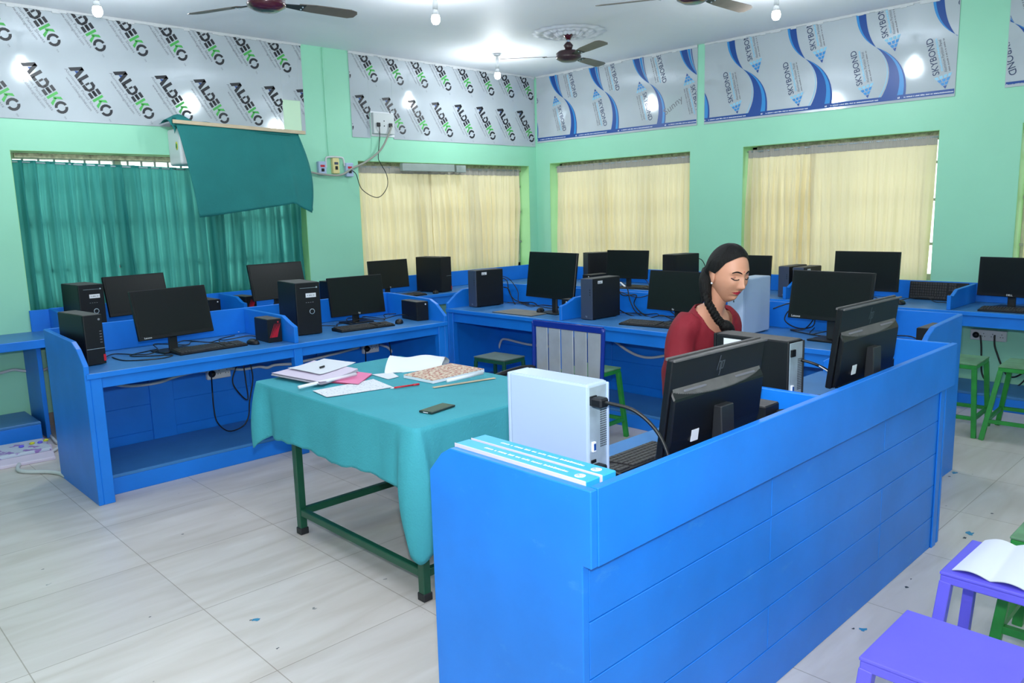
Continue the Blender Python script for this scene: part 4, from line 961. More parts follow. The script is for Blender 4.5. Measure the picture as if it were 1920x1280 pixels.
sheet_obj('loose_sheet', 'top white sheet overlapping the stack of papers', 'papers', [PT(540, 700), PT(608, 682), PT(668, 690), PT(600, 712)], ZP+.026, .0008, PAPER, .008, 5, group=GP)
sheet_obj('loose_sheet', 'loose written sheet nearest the table edge', 'papers', [PT(586, 733), PT(700, 711), PT(737, 726), PT(613, 745)], ZP, .0012, printed('written_paper', rgb(226, 230, 240), rgb(190, 192, 205), 90, 90, .60), .002, 7, group=GP)
cable('white rolled paper tube lying on the loose sheets', [(*PT(560, 732), ZP+.016), (*PT(668, 709), ZP+.022)], .009, PAPER, GP, 'paper_roll', 'papers')
o = MB().box(-.02, .02, -.004, .004, 0, .01, DKGREY, .002).build('stapler_clip'); p = PT(604, 689, ZP+.03); o.location = (*p, ZP+.029); o.rotation_euler.z = R(20); tag(o, 'small dark clip on the top sheet', 'clip')
def pen(label, a, b_, c1, c2):
    A = Vector((*PT(*a), ZP+.006)); B = Vector((*PT(*b_), ZP+.006)); t = thing('pen', label, 'pen', A, 0)
    D = B-A
    MB().tube([Vector((0, 0, 0))+D*.12, D*.78], .0045, c1, 10, False).build('barrel', t)
    MB().tube([D*.0, D*.13], lambda s: .0015+.003*s, c2, 10, False).build('tip', t); MB().tube([D*.78, D], .0052, c2 if c2 is RED else RED, 10, False).build('cap', t)
pen('red and white pen lying beside the loose sheet', (732, 730), (786, 722), RED, LABELW)
# folded white papers rolled open
b = MB()
A = [PT(722, 700), PT(745, 684), PT(842, 678), PT(826, 690)]
def fold(u, v):
    q = [Vector((*p, 0)) for p in A]; p = (q[0]*(1-v)+q[1]*v)*(1-u)+(q[3]*(1-v)+q[2]*v)*u
    return Vector((p.x, p.y, ZP+.004+.05*math.sin(PI*v)**.7*(1-.35*u)+.006*math.sin(u*9+v*4)))
for _k in range(5):
    _o = Vector((.004*math.sin(_k*2.1), .005*math.cos(_k*1.7), -.0035*_k))
    b.grid(lambda u, v: fold(u, v)+_o+Vector((0, 0, .016*(1-abs(2*v-1)))), 20, 16, PAPER); b.grid(lambda u, v: fold(v, u)+_o+Vector((0, 0, .016*(1-abs(2*u-1))-.001)), 16, 20, PAPER)
o = b.build('folded_papers'); tag(o, 'white papers folded over in a roll beside the patterned book', 'papers', GP)
sheet_obj('loose_sheet', 'white paper corner sticking out under the folded papers', 'papers', [PT(697, 702), PT(735, 698), PT(748, 706), PT(728, 711)], ZP, .001, PAPER, group=GP)
FLOWER = printed('patterned_cover', rgb(214, 196, 176), rgb(176, 110, 96), 60, 60, .52)
bk = thing('patterned_book', 'flower-patterned book on the green table', 'book', (0, 0, 0))
q = [PT(757, 708), PT(845, 686), PT(908, 697), PT(812, 719)]
MB().prism([tuple(p) for p in q], ZP, ZP+.014, 'z', PAPER).build('pages', bk); MB().prism([tuple(p) for p in q], ZP+.014, ZP+.017, 'z', FLOWER, 0).build('cover', bk)
cable('white rolled paper on the front edge of the patterned book', [(*PT(838, 716, .775), ZP+.030), (*PT(905, 701, .775), ZP+.030)], .009, PAPER, GP, 'paper_roll', 'papers')
o = MB().bar((*PT(812, 727), ZP+.002), (*PT(928, 709), ZP+.002), .022, .003, WOOD).build('wooden_ruler'); tag(o, 'thin wooden ruler in front of the patterned book', 'ruler')
ph = thing('mobile_phone', 'dark green-black phone near the front edge of the green table', 'phone', (0, 0, 0)); c = PZ(820, 767, ZP); ph.location = (c.x, c.y, ZP-.001); ph.rotation_euler.z = math.atan2(.02, .17)+R(4)
MB().box(-.078, .078, -.037, .037, 0, .009, mat('phone_case_green', rgb(28, 48, 46), .4), .005, seg=3).build('case', ph); MB().box(-.074, .074, -.033, .033, .0085, .0095, mat('phone_glass', rgb(30, 52, 48), .15), .003).build('glass', ph)
MB().box(-.0785, -.0775, -.015, .012, .003, .006, LABELW, 0).build('port', ph)
# ------------------------------------------------------------------ product boxes on the counter end
TURQ = mat('turquoise_box_card', rgb(44, 160, 210), .5); PEACH = mat('box_edge_card', rgb(206, 196, 210), .7)
for k, (x0, lab) in enumerate(((1.3245, 'turquoise keyboard box standing against the counter end panel'), (1.385, 'turquoise keyboard box standing nearer the white tower'))):
    t = thing('keyboard_box', lab, 'box', (x0, 1.145, .7505), 0, 'turquoise keyboard boxes')
    MB().box(0, .052, 0, .475, 0, .205, TURQ, .002).build('carton', t)
    MB().box(-.0015, .0, .0, .475, .15, .2065, PEACH, .0005).build('card_edge', t)
    e = MB(); e.lathe([(0, 0), (.014, 0), (.014, .0006), (0, .0006)], LABELW, 24, Matrix.Translation((.025, .04, .2051))); e.text('hp', .018, frame((.017, .048, .2062), (0, -1, 0), (1, 0, 0)), TURQ); e.build('round_emblem', t)
    e = MB(); e.dashes(.30, .010, frame((.022, .38, .2054), (0, -1, 0), (1, 0, 0)), LABELW, 8); e.build('box_lettering', t)
# ------------------------------------------------------------------ stools and chair
def stool(label, c, rz, wd=.32, dp=.32, ht=.50, top=GREENTOP, fr=GREENM, leg=.03, splay=.05, group='metal stools', lip=.03, thick=.004, brace=True):
    t = thing('stool', label, 'stool', (c[0], c[1], 0), R(rz), group)
    MB().box(-wd/2, wd/2, -dp/2, dp/2, ht-thick-.006, ht, top, .006, seg=2).build('seat', t)
    MB().box(-wd/2+.002, wd/2-.002, -dp/2+.002, dp/2-.002, ht-lip-.008, ht-thick-.0065, fr, .003).build('seat_frame', t)
    for sx in (-1, 1):
        for sy in (-1, 1):
            MB().bar((sx*(wd/2-leg/2), sy*(dp/2-leg/2), ht-lip-.004), (sx*(wd/2-leg/2+splay), sy*(dp/2-leg/2+splay), 0), leg, leg, fr).build('leg', t)
    z = .13; k = wd/2-leg/2+splay*(1-z/ht); k2 = dp/2-leg/2+splay*(1-z/ht)
    for a, b_ in () if not brace else (((-k, -k2), (k, -k2)), ((-k, k2), (k, k2)), ((-k, -k2), (-k, k2)), ((k, -k2), (k, k2))): MB().bar((*a, z), (*b_, z), leg*.8, leg*.8, fr).build('stretcher', t)
    return t
stool('green metal stool in front of the right wall socket, left one of the pair', (5.93, 1.70), -87, .30, .36, .50, splay=.03)
stool('green metal stool at the right edge, right one of the pair by the wall socket', (5.98, 1.255), 3, .36, .36, .50, splay=.07)
stool('green stool half behind the metal-backed chair', (4.04, 3.46), 4, .36, .30, .50, splay=.04)
stool('small grey-topped dark green stool behind the green table', (4.03, 4.35), 4, .24, .32, .49, GREYTOP, DGREEN, .024, .02)
p1 = stool('purple stool nearest the camera at the bottom right', (2.02, .555), 0, .325, .315, .46, PURPLE, PURPLE, .034, .035, lip=.028, brace=False)
p2 = stool('purple stool with an open paper booklet on its seat', (2.66, .545), 0, .32, .37, .455, PURPLE, PURPLE, .034, .035, lip=.028, brace=False)
p3 = stool('green stool at the right edge behind the purple stool with the booklet', (3.07, .48), 0, .30, .33, .46, GREENTOP, GREENM, .034, .04)
stool('stool under the seated woman', (2.95, 1.97), -10, .28, .28, .49, splay=.03)
bo = MB()
def pg(u, v):
    x = 2.52+.30*u; y = .725-.37*v; return Vector((x+.05*v*0, y, .457+.010*math.sin(PI*min(1, v*2)) + (.010*math.sin(PI*(v-.5)*2) if v > .5 else 0)+.003*u))
q = [PZ(1785, 1061, .47), PZ(1847, 1006, .47), PZ(1960, 1026, .47), PZ(1925, 1103, .47)]
def pg(u, v):
    p = (q[0]*(1-u)+q[1]*u)*(1-v)+(q[3]*(1-u)+q[2]*u)*v
    return Vector((p.x, p.y, .458+.012*abs(math.sin(2*PI*v*.95))))
bo.grid(pg, 12, 30, PAPER); bo.grid(lambda u, v: pg(v, u)-Vector((0, 0, .002)), 30, 12, PAPER)
o = bo.build('paper_booklet'); tag(o, 'open white paper booklet lying on a purple stool', 'booklet')
ch = thing('steel_chair', 'blue-framed chair with shiny steel slats in its backrest', 'chair', (3.75, 3.39, 0), R(0))
SLAT = mat('polished_steel_slat', rgb(204, 208, 212), .28, metal=.45, var=.10, vscale=7)
fr = MB()
for s in (-1, 1): fr.tube([(-.02, s*.30, .42), (-.005, s*.30, .65), (.0, s*.305, .848)], .014, ROYAL, 10)
fr.box(-.012, .012, -.305, .305, .815, .858, ROYAL, .004); fr.build('back_frame', ch)
for k in range(5):
    y = -.283+k*.1145
    MB().box(-.006, .004, y, y+.104, .46, .815, SLAT, .003).build('back_slat', ch)
MB().box(-.47, -.02, -.25, .25, .42, .455, BLACK, .012, seg=2).build('seat', ch)
for s in (-1, 1):
    for x in (-.44, -.02): MB().tube([(x, s*.29, .42), (x, s*.30, 0)], .014, ROYAL, 10, False).build('leg', ch)
MB().tube([(-.01, .30, .53), (-.15, .305, .54), (-.38, .305, .52), (-.43, .29, .48), (-.44, .29, .42)], .018, BLACK, 10).build('armrest', ch)
# ------------------------------------------------------------------ fans, rose, bulbs
def fan(label, xy, zb, r, ang, body=MAROON):
    t = thing('ceiling_fan', label, 'ceiling fan', (xy[0], xy[1], H), R(ang), 'ceiling fans')
    z = zb-H
    MB().lathe([(0, z-.045), (.03, z-.045), (.07, z-.04), (.112, z-.018), (.118, z+.0), (.112, z+.012), (.115, z+.03), (.09, z+.05), (.03, z+.06), (0, z+.06)], body, 32).build('motor_housing', t)
    MB().tube([(0, 0, z+.05), (0, 0, -.03)], .011, WHITEP, 10, False).build('down_rod', t)
    MB().lathe([(0, -.07), (.02, -.07), (.045, -.03), (.055, -.001), (0, -.0005)], MAROON, 20).build('canopy_cup', t)
    MB().lathe([(0, z+.06), (.03, z+.06), (.045, z+.10), (.02, z+.13), (0, z+.13)], body, 20).build('lower_cup', t)
    for k in range(3):
        A = Matrix.Rotation(R(120*k), 4, 'Z')
        b = MB(); Mb = A @ Matrix.Translation((0, 0, z+.008)) @ Matrix.Rotation(R(-11), 4, 'X')
        out = [(.20, -.042), (.30, -.058), (r-.06, -.066), (r-.015, -.050), (r, -.02), (r-.005, .03), (r-.04, .052), (.30, .046), (.20, .035)]
        b.prism(out, -.002, .002, 'z', BROWNB, 0, Mb); bo_ = b.build('blade', t)
        h = MB(); h.prism([(.09, -.02), (.14, -.028), (.24, -.045), (.24, .035), (.14, .02), (.09, .015)], -.0055, -.002, 'z', DKGREY, 0, Mb)
        for yy in (-.02, .012): h.ball((.225, yy, -.006), .006, m=SILVER, n=8, M=Mb)
        h.build('blade_holder', bo_)
    return t
fan('ceiling fan at the top left with maroon hub', (2.445, 4.634), 2.870, .60, 114)
fan('ceiling fan at the top right with maroon hub', (4.84, 3.171), 3.0, .68, 118)
fan('ceiling fan under the white plaster rose', (5.66, 5.05), 2.985, .64, 11, mat('brown_enamel', rgb(60, 40, 46), .3))
rs = MB(); b = bmesh.new()
def rosef(u, v):
    a = 2*PI*u; rr = .34*v*(1+.035*math.cos(16*a)*v); p = 0
    hgt = .012+.010*math.cos(v*22)+.006*math.cos(16*a)*math.sin(PI*v)+(.012 if v < .35 else 0)
    return Vector((rr*math.cos(a), rr*math.sin(a), -(hgt*(1-v**8))-.002))
rs.grid(rosef, 96, 24, mat('white_plaster', rgb(232, 234, 245), .6)); o = rs.build('plaster_ceiling_rose'); o.location = (5.68, 5.06, H); tag(o, 'white scalloped plaster rose on the ceiling above the far fan', 'ceiling rose')
def bulb(label, c):
    t = thing('light_bulb', label, 'light bulb', (c[0], c[1], 2.98), 0, 'bare bulbs hanging from the ceiling')
    MB().lathe([(0, .22), (.035, .22), (.035, .205), (.016, .20), (.016, .13), (.019, .125), (.019, .075), (0, .075)], PVC, 18).build('lamp_holder', t)
    g = MB(); g.lathe([(.014, .08), (.020, .06), (.027, .035), (.0, .034)], PVC, 18); g.build('bulb_neck', t)
    g = MB(); g.lathe([(.027, .035), (.033, .012), (.031, -.010), (.020, -.026), (.0, -.032)], BULB, 18); go = g.build('glowing_bulb', t)
    l = bpy.data.lights.new('bulb_light', 'SPOT'); l.spot_size = PI; l.spot_blend = .25; l.energy = 14; l.color = (.93, .98, 1); l.shadow_soft_size = .034
    lo = bpy.data.objects.new('bulb_light', l); col.objects.link(lo); lo.location = (c[0], c[1], 2.935)
    l2 = bpy.data.lights.new('bulb_glow', 'POINT'); l2.energy = 19; l2.color = (.93, .98, 1); l2.shadow_soft_size = .034
    lo2 = bpy.data.objects.new('bulb_glow', l2); col.objects.link(lo2); lo2.location = (c[0], c[1], 2.88)
    return t
bulb('glowing bulb at the top left of the room before the printed panel', (1.878, 5.906))
bulb('glowing bulb between the two nearer fans', (3.812, 4.694))
bulb('glowing bulb at the top right above the blue wave panels', (5.743, 3.039))
bulb('glowing bulb near the room corner, left of the far fan', (5.808, 6.171))
# ------------------------------------------------------------------ covered cooler, wall electrics
ac = thing('air_conditioner', 'white wall air conditioner half hidden under a teal cloth', 'air conditioner', (0, 0, 0))
MB().box(2.66, 3.72, 6.70, YW-.001, 2.045, 2.345, mat('white_ac_plastic', rgb(205, 212, 215), .4), .02, seg=3).build('casing', ac)
b = MB(); b.lathe([(0, 0), (.022, 0), (.022, .001), (0, .001)], mat('yellow_sticker', rgb(205, 205, 50), .5), 20, Matrix.Translation((2.659, 6.76, 2.20)) @ Matrix.Rotation(-PI/2, 4, 'Y') @ Matrix.Diagonal((1.6, 1, 1, 1))); b.lathe([(0, 0), (.014, 0), (.014, .001), (0, .001)], mat('green_sticker', rgb(50, 140, 70), .5), 20, Matrix.Translation((2.6582, 6.76, 2.20)) @ Matrix.Rotation(-PI/2, 4, 'Y') @ Matrix.Diagonal((1.5, 1, 1, 1))); b.build('energy_sticker', ac)
b = MB()
def cov(u, v):
    # front sheet hanging from the wooden strip
    top = Vector((2.625, 6.665, 2.375)).lerp(Vector((3.74, 6.665, 2.345)), u)
    us = [(0, 1.605), (.08, 1.61), (.78, 1.70), (.84, 1.715), (1, 1.625)]
    for (a, za), (c, zc_) in zip(us[:-1], us[1:]):
        if a <= u <= c: zb = za+(zc_-za)*(u-a)/(c-a)
    xb = 2.755+(3.80-2.755)*u
    x = top.x+(xb-top.x)*v**.8+(.07*math.sin(PI*v*.9)*max(0, (u-.9)/.1)); z = top.z+(zb-top.z)*v
    y = 6.665-.012*math.sin(v*3+u*5)-.010*math.sin(u*14+v*2)*v - .03*math.exp(-((u-.86)/.03)**2)*v*(1-.2*v)
    return Vector((x, y, z))
b.grid(cov, 60, 30, CLOTHT)
def covt(u, v):
    x = 2.59+(3.66-2.59)*u; hgt = 2.405+.035*math.exp(-((u-.12)/.07)**2)+.02*math.sin(u*9)*(1-u)+.012*math.sin(u*23)-.035*u
    a = v*PI; y = 6.66+.26*v; z = 2.355-.03*u+(hgt-2.35+.03*u)*math.sin(min(a, PI*.85))**.6
    return Vector((x, y, z))
b.grid(covt, 60, 12, CLOTHT)
def covs(u, v):
    y = 6.655+.05*u; x = 2.60+.05*u; z = 2.42-.13*v*(1-.6*u)
    return Vector((x-.01*math.sin(v*5), y, z))
b.grid(covs, 6, 8, CLOTHT)
def covr(u, v):   # right side return
    return Vector((3.735+.075*math.sin(PI*v*.6)+.03*v, 6.665+.22*u, 2.345-.70*v+.08*u*v))
b.grid(covr, 8, 14, CLOTHT)
o = b.build('cover_cloth', mods=lambda o: setattr(o.modifiers.new('s', 'SOLIDIFY'), 'thickness', .003)); tag(o, 'teal cloth thrown over the air conditioner and hanging over the curtain', 'cloth cover')
o = MB().bar((2.60, 6.645, 2.385), (3.80, 6.645, 2.352), .012, .03, WOOD).build('wooden_batten'); tag(o, 'thin wooden strip holding the teal cloth at its top', 'wooden strip')
def breaker(label, x, z, w_, h_, m, red=True):
    t = thing('switch_box', label, 'switch box', (x, YW, z), 0, 'switch boxes on the pillar')
    MB().box(-w_/2, w_/2, -.045, -.0005, -h_/2, h_/2, m, .005).build('enclosure', t)
    MB().box(-w_*.28, w_*.28, -.048, -.044, h_*.08, h_*.24, RED if red else NAVY, .001).build('indicator', t)
    MB().box(-w_*.18, w_*.18, -.052, -.044, -h_*.25, -h_*.02, BLACK, .002).build('rocker_switch', t)
breaker('white switch box on the pillar, left of the yellowed box', 4.115, 2.055, .085, .13, WHITEP)
breaker('yellowed switch box in the middle of the pillar', 4.27, 2.08, .075, .15, mat('yellowed_plastic', rgb(225, 212, 150), .5), False)
breaker('white switch box on the pillar, right of the yellowed box', 4.425, 2.045, .085, .135, WHITEP)
conduit('white conduit arching over the yellowed switch box', [(4.17, YW-.02, 2.06), (4.17, YW-.02, 2.14), (4.20, YW-.02, 2.165), (4.34, YW-.02, 2.165), (4.37, YW-.02, 2.14), (4.38, YW-.02, 2.08)], .01)
o = MB().tube([(4.212, YW-.006, H-.005), (4.212, YW-.006, 2.6), (4.214, YW-.006, 2.16)], .005, GREEN, 8).build('conduit_pipe'); tag(o, 'thin green painted conduit down the pillar', 'pipe')
jb = thing('junction_board', 'white cable socket board on the printed panel right of the pillar', 'socket board', (4.865, YW, 2.515))
MB().box(-.13, .13, -.05, -.0005, -.10, .11, mat('grey_board', rgb(196, 202, 205), .5), .004).build('board_box', jb)
MB().box(-.135, .155, -.008, -.0004, -.125, .125, LABELW, .002).build('backing_sheet', jb)
for x in (-.075, .075): MB().box(x-.02, x+.02, -.065, -.051, -.03, .01, BLACK, .003).build('plug', jb)
b = MB()
for z in (-.02, .03): b.ball((0, -.051, z), .006, m=BLACK, n=8)
b.build('screw_holes', jb)
cable('grey cable sweeping from the white board across the switch boxes to the covered cooler', [(4.94, YW-.07, 2.49), (4.90, YW-.06, 2.40), (4.80, YW-.05, 2.25), (4.62, YW-.05, 2.13), (4.45, YW-.055, 2.06), (4.30, YW-.06, 1.99), (4.10, YW-.055, 1.995), (3.96, YW-.03, 2.02)], .010, mat('grey_cable', rgb(158, 158, 150), .6))
cable('thin dark wire looping from the white board over the curtain edge', [(4.79, YW-.07, 2.49), (4.80, YW-.05, 2.38), (4.77, YW-.05, 2.18), (4.80, YW-.04, 2.12), (4.87, YW-.04, 2.0), (4.87, YW-.04, 1.88), (4.78, YW-.04, 1.78), (4.68, YW-.04, 1.78), (4.55, YW-.04, 1.86), (4.49, YW-.05, 2.0), (4.44, YW-.05, 2.04)], .004)
lf = thing('tube_light_fitting', 'grey rectangular metal fitting over the cream curtains on the left wall', 'light fitting', (0, 0, 0))
MB().box(5.07, 5.79, YW-.055, YW-.0005, 2.045, 2.125, mat('dull_grey_metal', rgb(158, 170, 168), .5, metal=.2, var=.15, vscale=5), .004).build('channel', lf); MB().box(5.83, 5.97, YW-.04, YW-.0005, 2.04, 2.12, MATS['dull_grey_metal'], .004).build('end_box', lf)
# bundle on the floor at the far left
bd = thing('fabric_bundle', 'folded printed cloth bundle on the floor at the left edge', 'bundle', (0, 0, 0))
pts = [PZ(-60, 862, .02), PZ(96, 832, .02), PZ(104, 856, .02), PZ(-60, 886, .02)]
MB().prism([(p.x, p.y) for p in pts], .0, .022, 'z', LILAC, .004).build('lower_fold', bd)
pts = [PZ(-60, 845, .045), PZ(84, 820, .045), PZ(96, 838, .045), PZ(-60, 868, .045)]
MB().prism([(p.x, p.y) for p in pts], .0225, .045, 'z', printed('floral_cloth', rgb(196, 206, 222), rgb(150, 120, 190), 16, 16, .58), .004).build('upper_fold', bd)
b = MB()
for x_, y_, m_ in ((40, 836, 'p'), (60, 830, 'y'), (75, 828, 'p'), (86, 824, 'y')):
    p = PZ(x_, y_, .055); b.ball((p.x, p.y, .052), .018, .014, .010, PURPLE if m_ == 'p' else MATS['yellow_sticker'], 8)
b.build('cloth_flowers', bd)
# dark paint spots on the floor
sp = MB(); rnd = random.Random(4)
for px_, py_, s_ in ((480, 1161, 15), (470, 1162, 5), (281, 1156, 5), (342, 1001, 5), (1820, 1000, 20), (1808, 1008, 10), (1618, 1180, 18), (1600, 1178, 6), (520, 1215, 6), (80, 1067, 4), (1790, 886, 14), (1780, 893, 6), (1700, 1100, 8), (1708, 1085, 5), (1860, 962, 6)):
    c_ = PZ(px_, py_, .0008); q_ = PZ(px_+s_, py_, .0008); rad = (q_-c_).length*.5
    pts = [(c_.x+rad*(1+.5*rnd.uniform(-1, 1))*math.cos(a*PI/5), c_.y+rad*.7*(1+.5*rnd.uniform(-1, 1))*math.sin(a*PI/5)) for a in range(10)]
    sp.flat(pts, Matrix.Translation((0, 0, .0008)), mat('paint_spot', rgb(60, 140, 180), .5) if s_ > 12 else mat('dark_spot', rgb(60, 70, 80), .6))
o = sp.build('paint_spots'); tag(o, 'scattered blue and dark paint spots on the floor tiles', 'paint spots', kind='stuff')
# ------------------------------------------------------------------ the seated woman
def skin_chain(nodes, edges, sub=2, root=0):
    me = bpy.data.meshes.new('s'); me.from_pydata([n[0] for n in nodes], edges, [])
    ob = bpy.data.objects.new('s', me); col.objects.link(ob)
    md = ob.modifiers.new('skin', 'SKIN'); md.use_smooth_shade = True
    for i, n in enumerate(nodes):
        sv = me.skin_vertices[0].data[i]; r_ = n[1]; sv.radius = r_ if isinstance(r_, tuple) else (r_, r_); sv.use_root = (i == root)
    s = ob.modifiers.new('sub', 'SUBSURF'); s.levels = sub; s.render_levels = sub
    dg = bpy.context.evaluated_depsgraph_get(); m2 = bpy.data.meshes.new_from_object(ob.evaluated_get(dg))
    bpy.data.objects.remove(ob); bpy.data.meshes.remove(me)
    for p in m2.polygons: p.use_smooth = True
    return m2
def mesh_obj(name, me, parent, *ms):
    for m in ([] if len(me.materials) else ms): me.materials.append(m)
    o = bpy.data.objects.new(name, me); col.objects.link(o); o.parent = parent; return o
# local frame: facing -y, origin under the pelvis
HX, HY, HZ = .0, -.30, 1.305
wm = thing('person', 'seated woman in a maroon top with a long black braid, looking down at the counter', 'person', (2.955, 2.03, 0), R(-5))
def V(*a): return Vector(a)
HR = Matrix.Translation((HX, HY, HZ)) @ Matrix.Rotation(R(-14), 4, 'Z') @ Matrix.Rotation(R(15), 4, 'X')
def head_pt(th, ph):
    # th around z (0 = front -y), ph from -pi/2..pi/2
    x = math.cos(ph)*math.sin(th); y = -math.cos(ph)*math.cos(th); z = math.sin(ph)
    fr_ = max(0, -y)
    X = x*.0745; Y = y*(.088 if y < 0 else .098); Z = z*(.118 if z > 0 else .122)
    if z < 0:
        k = (-z)**1.7; X *= 1-.36*k; 
        Y = Y*(1-.30*k) if y < 0 else Y*(1-.55*k)
    if z < 0 and y < 0: Y -= .012*(-z)
    # features on the front
    if y < 0:
        def g(cx, cz, sx, sz): return math.exp(-((X-cx)/sx)**2-((Z-cz)/sz)**2)
        Y -= .020*g(0, -.030, .0115, .013)+.012*g(0, -.008, .009, .022)+.005*g(.0105, -.034, .006, .007)+.005*g(-.0105, -.034, .006, .007)
        Y += .010*g(.030, .010, .016, .011)+.010*g(-.030, .010, .016, .011)
        Y -= .004*g(.030, .006, .013, .007)+.004*g(-.030, .006, .013, .007)
        Y -= .0045*g(0, .028, .04, .010)
        Y -= .006*g(0, -.056, .018, .0045)+.007*g(0, -.066, .016, .0055)-.004*g(0, -.061, .020, .0018)+0
        Y -= .010*g(0, -.094, .020, .014); Y += .004*g(0, -.079, .02, .006)
        Y -= .004*g(.038, -.025, .018, .02)+.004*g(-.038, -.025, .018, .02)
    return V(X, Y, Z)
hb = bmesh.new(); NU, NV = 150, 120; hv = []
for i in range(NU):
    hv.append([hb.verts.new(head_pt(2*PI*i/NU, -PI/2+PI*(j+.5)/NV)) for j in range(NV)])
for i in range(NU):
    for j in range(NV-1):
        f = hb.faces.new((hv[i][j], hv[(i+1) % NU][j], hv[(i+1) % NU][j+1], hv[i][j+1])); f.smooth = True
        c_ = f.calc_center_median()
        if c_.y < 0 and abs(c_.x) < .0225:
            zc_ = -.0605; hh = .0085*(1-(abs(c_.x)/.0235)**1.6)
            if abs(c_.z-zc_) < hh: f.material_index = 1
hb.faces.new([hv[i][0] for i in range(NU)][::-1]); hb.faces.new([hv[i][NV-1] for i in range(NU)])
# neck, forearms, hands, legs as one skin body joined with the head
def loft(mb, rings, m, n=28):
    """rings: (centre xyz, half width, half depth)"""
    b = bmesh.new(); rr = []
    for c, hx, hy in rings:
        rr.append([b.verts.new((c[0]+hx*math.cos(2*PI*k/n), c[1]+hy*math.sin(2*PI*k/n), c[2])) for k in range(n)])
    for i in range(len(rr)-1):
        for k in range(n): b.faces.new((rr[i][k], rr[i][(k+1) % n], rr[i+1][(k+1) % n], rr[i+1][k]))
    b.faces.new(rr[0][::-1]); b.faces.new(rr[-1]); return mb.merge(b, None, m, True)
def remeshed(mb, vox, smooth=4):
    me = bpy.data.meshes.new('r'); mb.bm.to_mesh(me); mb.bm.free(); ob = bpy.data.objects.new('r', me); col.objects.link(ob)
    r_ = ob.modifiers.new('r', 'REMESH'); r_.mode = 'VOXEL'; r_.voxel_size = vox
    c_ = ob.modifiers.new('c', 'CORRECTIVE_SMOOTH' if 0 else 'SMOOTH'); c_.factor = .5; c_.iterations = smooth
    dg = bpy.context.evaluated_depsgraph_get(); m2 = bpy.data.meshes.new_from_object(ob.evaluated_get(dg)); bpy.data.objects.remove(ob); bpy.data.meshes.remove(me)
    for p in m2.polygons: p.use_smooth = True
    return m2
def figure(g, sleeve, m, neck=True):
    """torso, arms and legs as overlapping closed shapes; g = growth of the surface"""
    q = MB()
    loft(q, [((0, -.10, .50), .118+g, .11+g), ((0, -.10, .60), .124+g, .11+g), ((0, -.105, .73), .118+g, .10+g), ((0, -.11, .87), .136+g, .106+g), ((0, -.155, .99), .146+g, .108+g),
             ((0, -.180, 1.065), .150+g, .094+g), ((0, -.194, 1.112), .132+g, .072+g), ((0, -.204, 1.142), .092+g, .060+g), ((0, -.212, 1.168), .060+g, .052+g)], m)
    for s in (-1, 1):
        a = [(s*.105, -.188, 1.103), (s*.142, -.184, 1.072), (s*.165, -.182, .99), (s*.176, -.190, .85)]
        q.tube(a, lambda t: (.052 if t < .4 else .052-.010*(t-.4))+g, m, 18)
        b_ = [(s*.176, -.188, .85), (s*.178, -.25, .81), (s*.165, -.34, .795)]
        q.tube(b_, lambda t: .042-.006*t+g, m, 16)
        q.ball((s*.176, -.19, .85), .043+g, m=m); q.ball((s*.134, -.184, 1.074), .054+g, .056+g, .050+g, m=m)
        if not sleeve: q.tube([(s*.18, -.27, .797), (s*.15, -.38, .79), (s*.125, -.44, .787)], lambda t: .033-.010*t, m, 14); q.ball((s*.120, -.455, .787), .042, .034, .014, m)
        q.tube([(s*.075, -.09, .56), (s*.105, -.22, .555), (s*.12, -.38, .545)], lambda t: .088-.024*t+g, m, 16)
        q.tube([(s*.12, -.38, .545), (s*.12, -.39, .30), (s*.12, -.37, .09)] if not sleeve else [(s*.12, -.37, .545), (s*.12, -.385, .46), (s*.12, -.39, .36)], lambda t: .060-.022*t+g, m, 14)
        if not sleeve: q.tube([(s*.12, -.35, .055), (s*.12, -.43, .05), (s*.12, -.50, .028)], lambda t: .036-.012*t, m, 12)
    if neck: q.tube([(0, -.200, 1.06), (0, -.218, 1.13), (0, -.240, 1.19), (0, -.266, 1.26)], lambda t: .056-.012*min(1, t*2.2)+.006*max(0, t-.6), m, 18)
    return q
me = remeshed(figure(-.004, False, SKIN), .009)
full = bmesh.new(); full.from_mesh(me)
for f in full.faces: f.smooth = True; f.material_index = 0
hm = bpy.data.meshes.new('h'); hm.materials.append(SKIN); hm.materials.append(LIPS); hb.to_mesh(hm); hb.free(); hm.transform(HR)
full.from_mesh(hm)
# ears and fingers
def merge_tube(bmx, pts, r_, n=8):
    q = MB(); q.tube(pts, r_, SKIN, n, True, 4); mm = bpy.data.meshes.new('q'); q.bm.to_mesh(mm); q.bm.free(); bmx.from_mesh(mm)
for s in (-1, 1):
    q = MB(); q.ball((0, 0, 0), .006, .016, .029, SKIN, 14, HR @ Matrix.Translation((s*.0745, .008, -.012)) @ Matrix.Rotation(R(s*14), 4, 'Z') @ Matrix.Rotation(R(-12), 4, 'X')); mm = bpy.data.meshes.new('q'); q.bm.to_mesh(mm); q.bm.free(); full.from_mesh(mm)
    for k in range(4):
        x = s*(.095+.017*k); L = (.062, .072, .068, .055)[k]
        merge_tube(full, [(x, -.465, .790), (x, -.465-L*.5, .797), (x-s*.002, -.465-L*.82, .788), (x-s*.002, -.465-L, .776)], lambda t: .0085-.0025*t)
    merge_tube(full, [(s*.100, -.435, .785), (s*.075, -.462, .783), (s*.068, -.488, .778)], lambda t: .0095-.003*t)
bm_me = bpy.data.meshes.new('body'); bm_me.materials.append(SKIN); bm_me.materials.append(LIPS); full.to_mesh(bm_me); full.free()
body = mesh_obj('body', bm_me, wm, SKIN, LIPS)
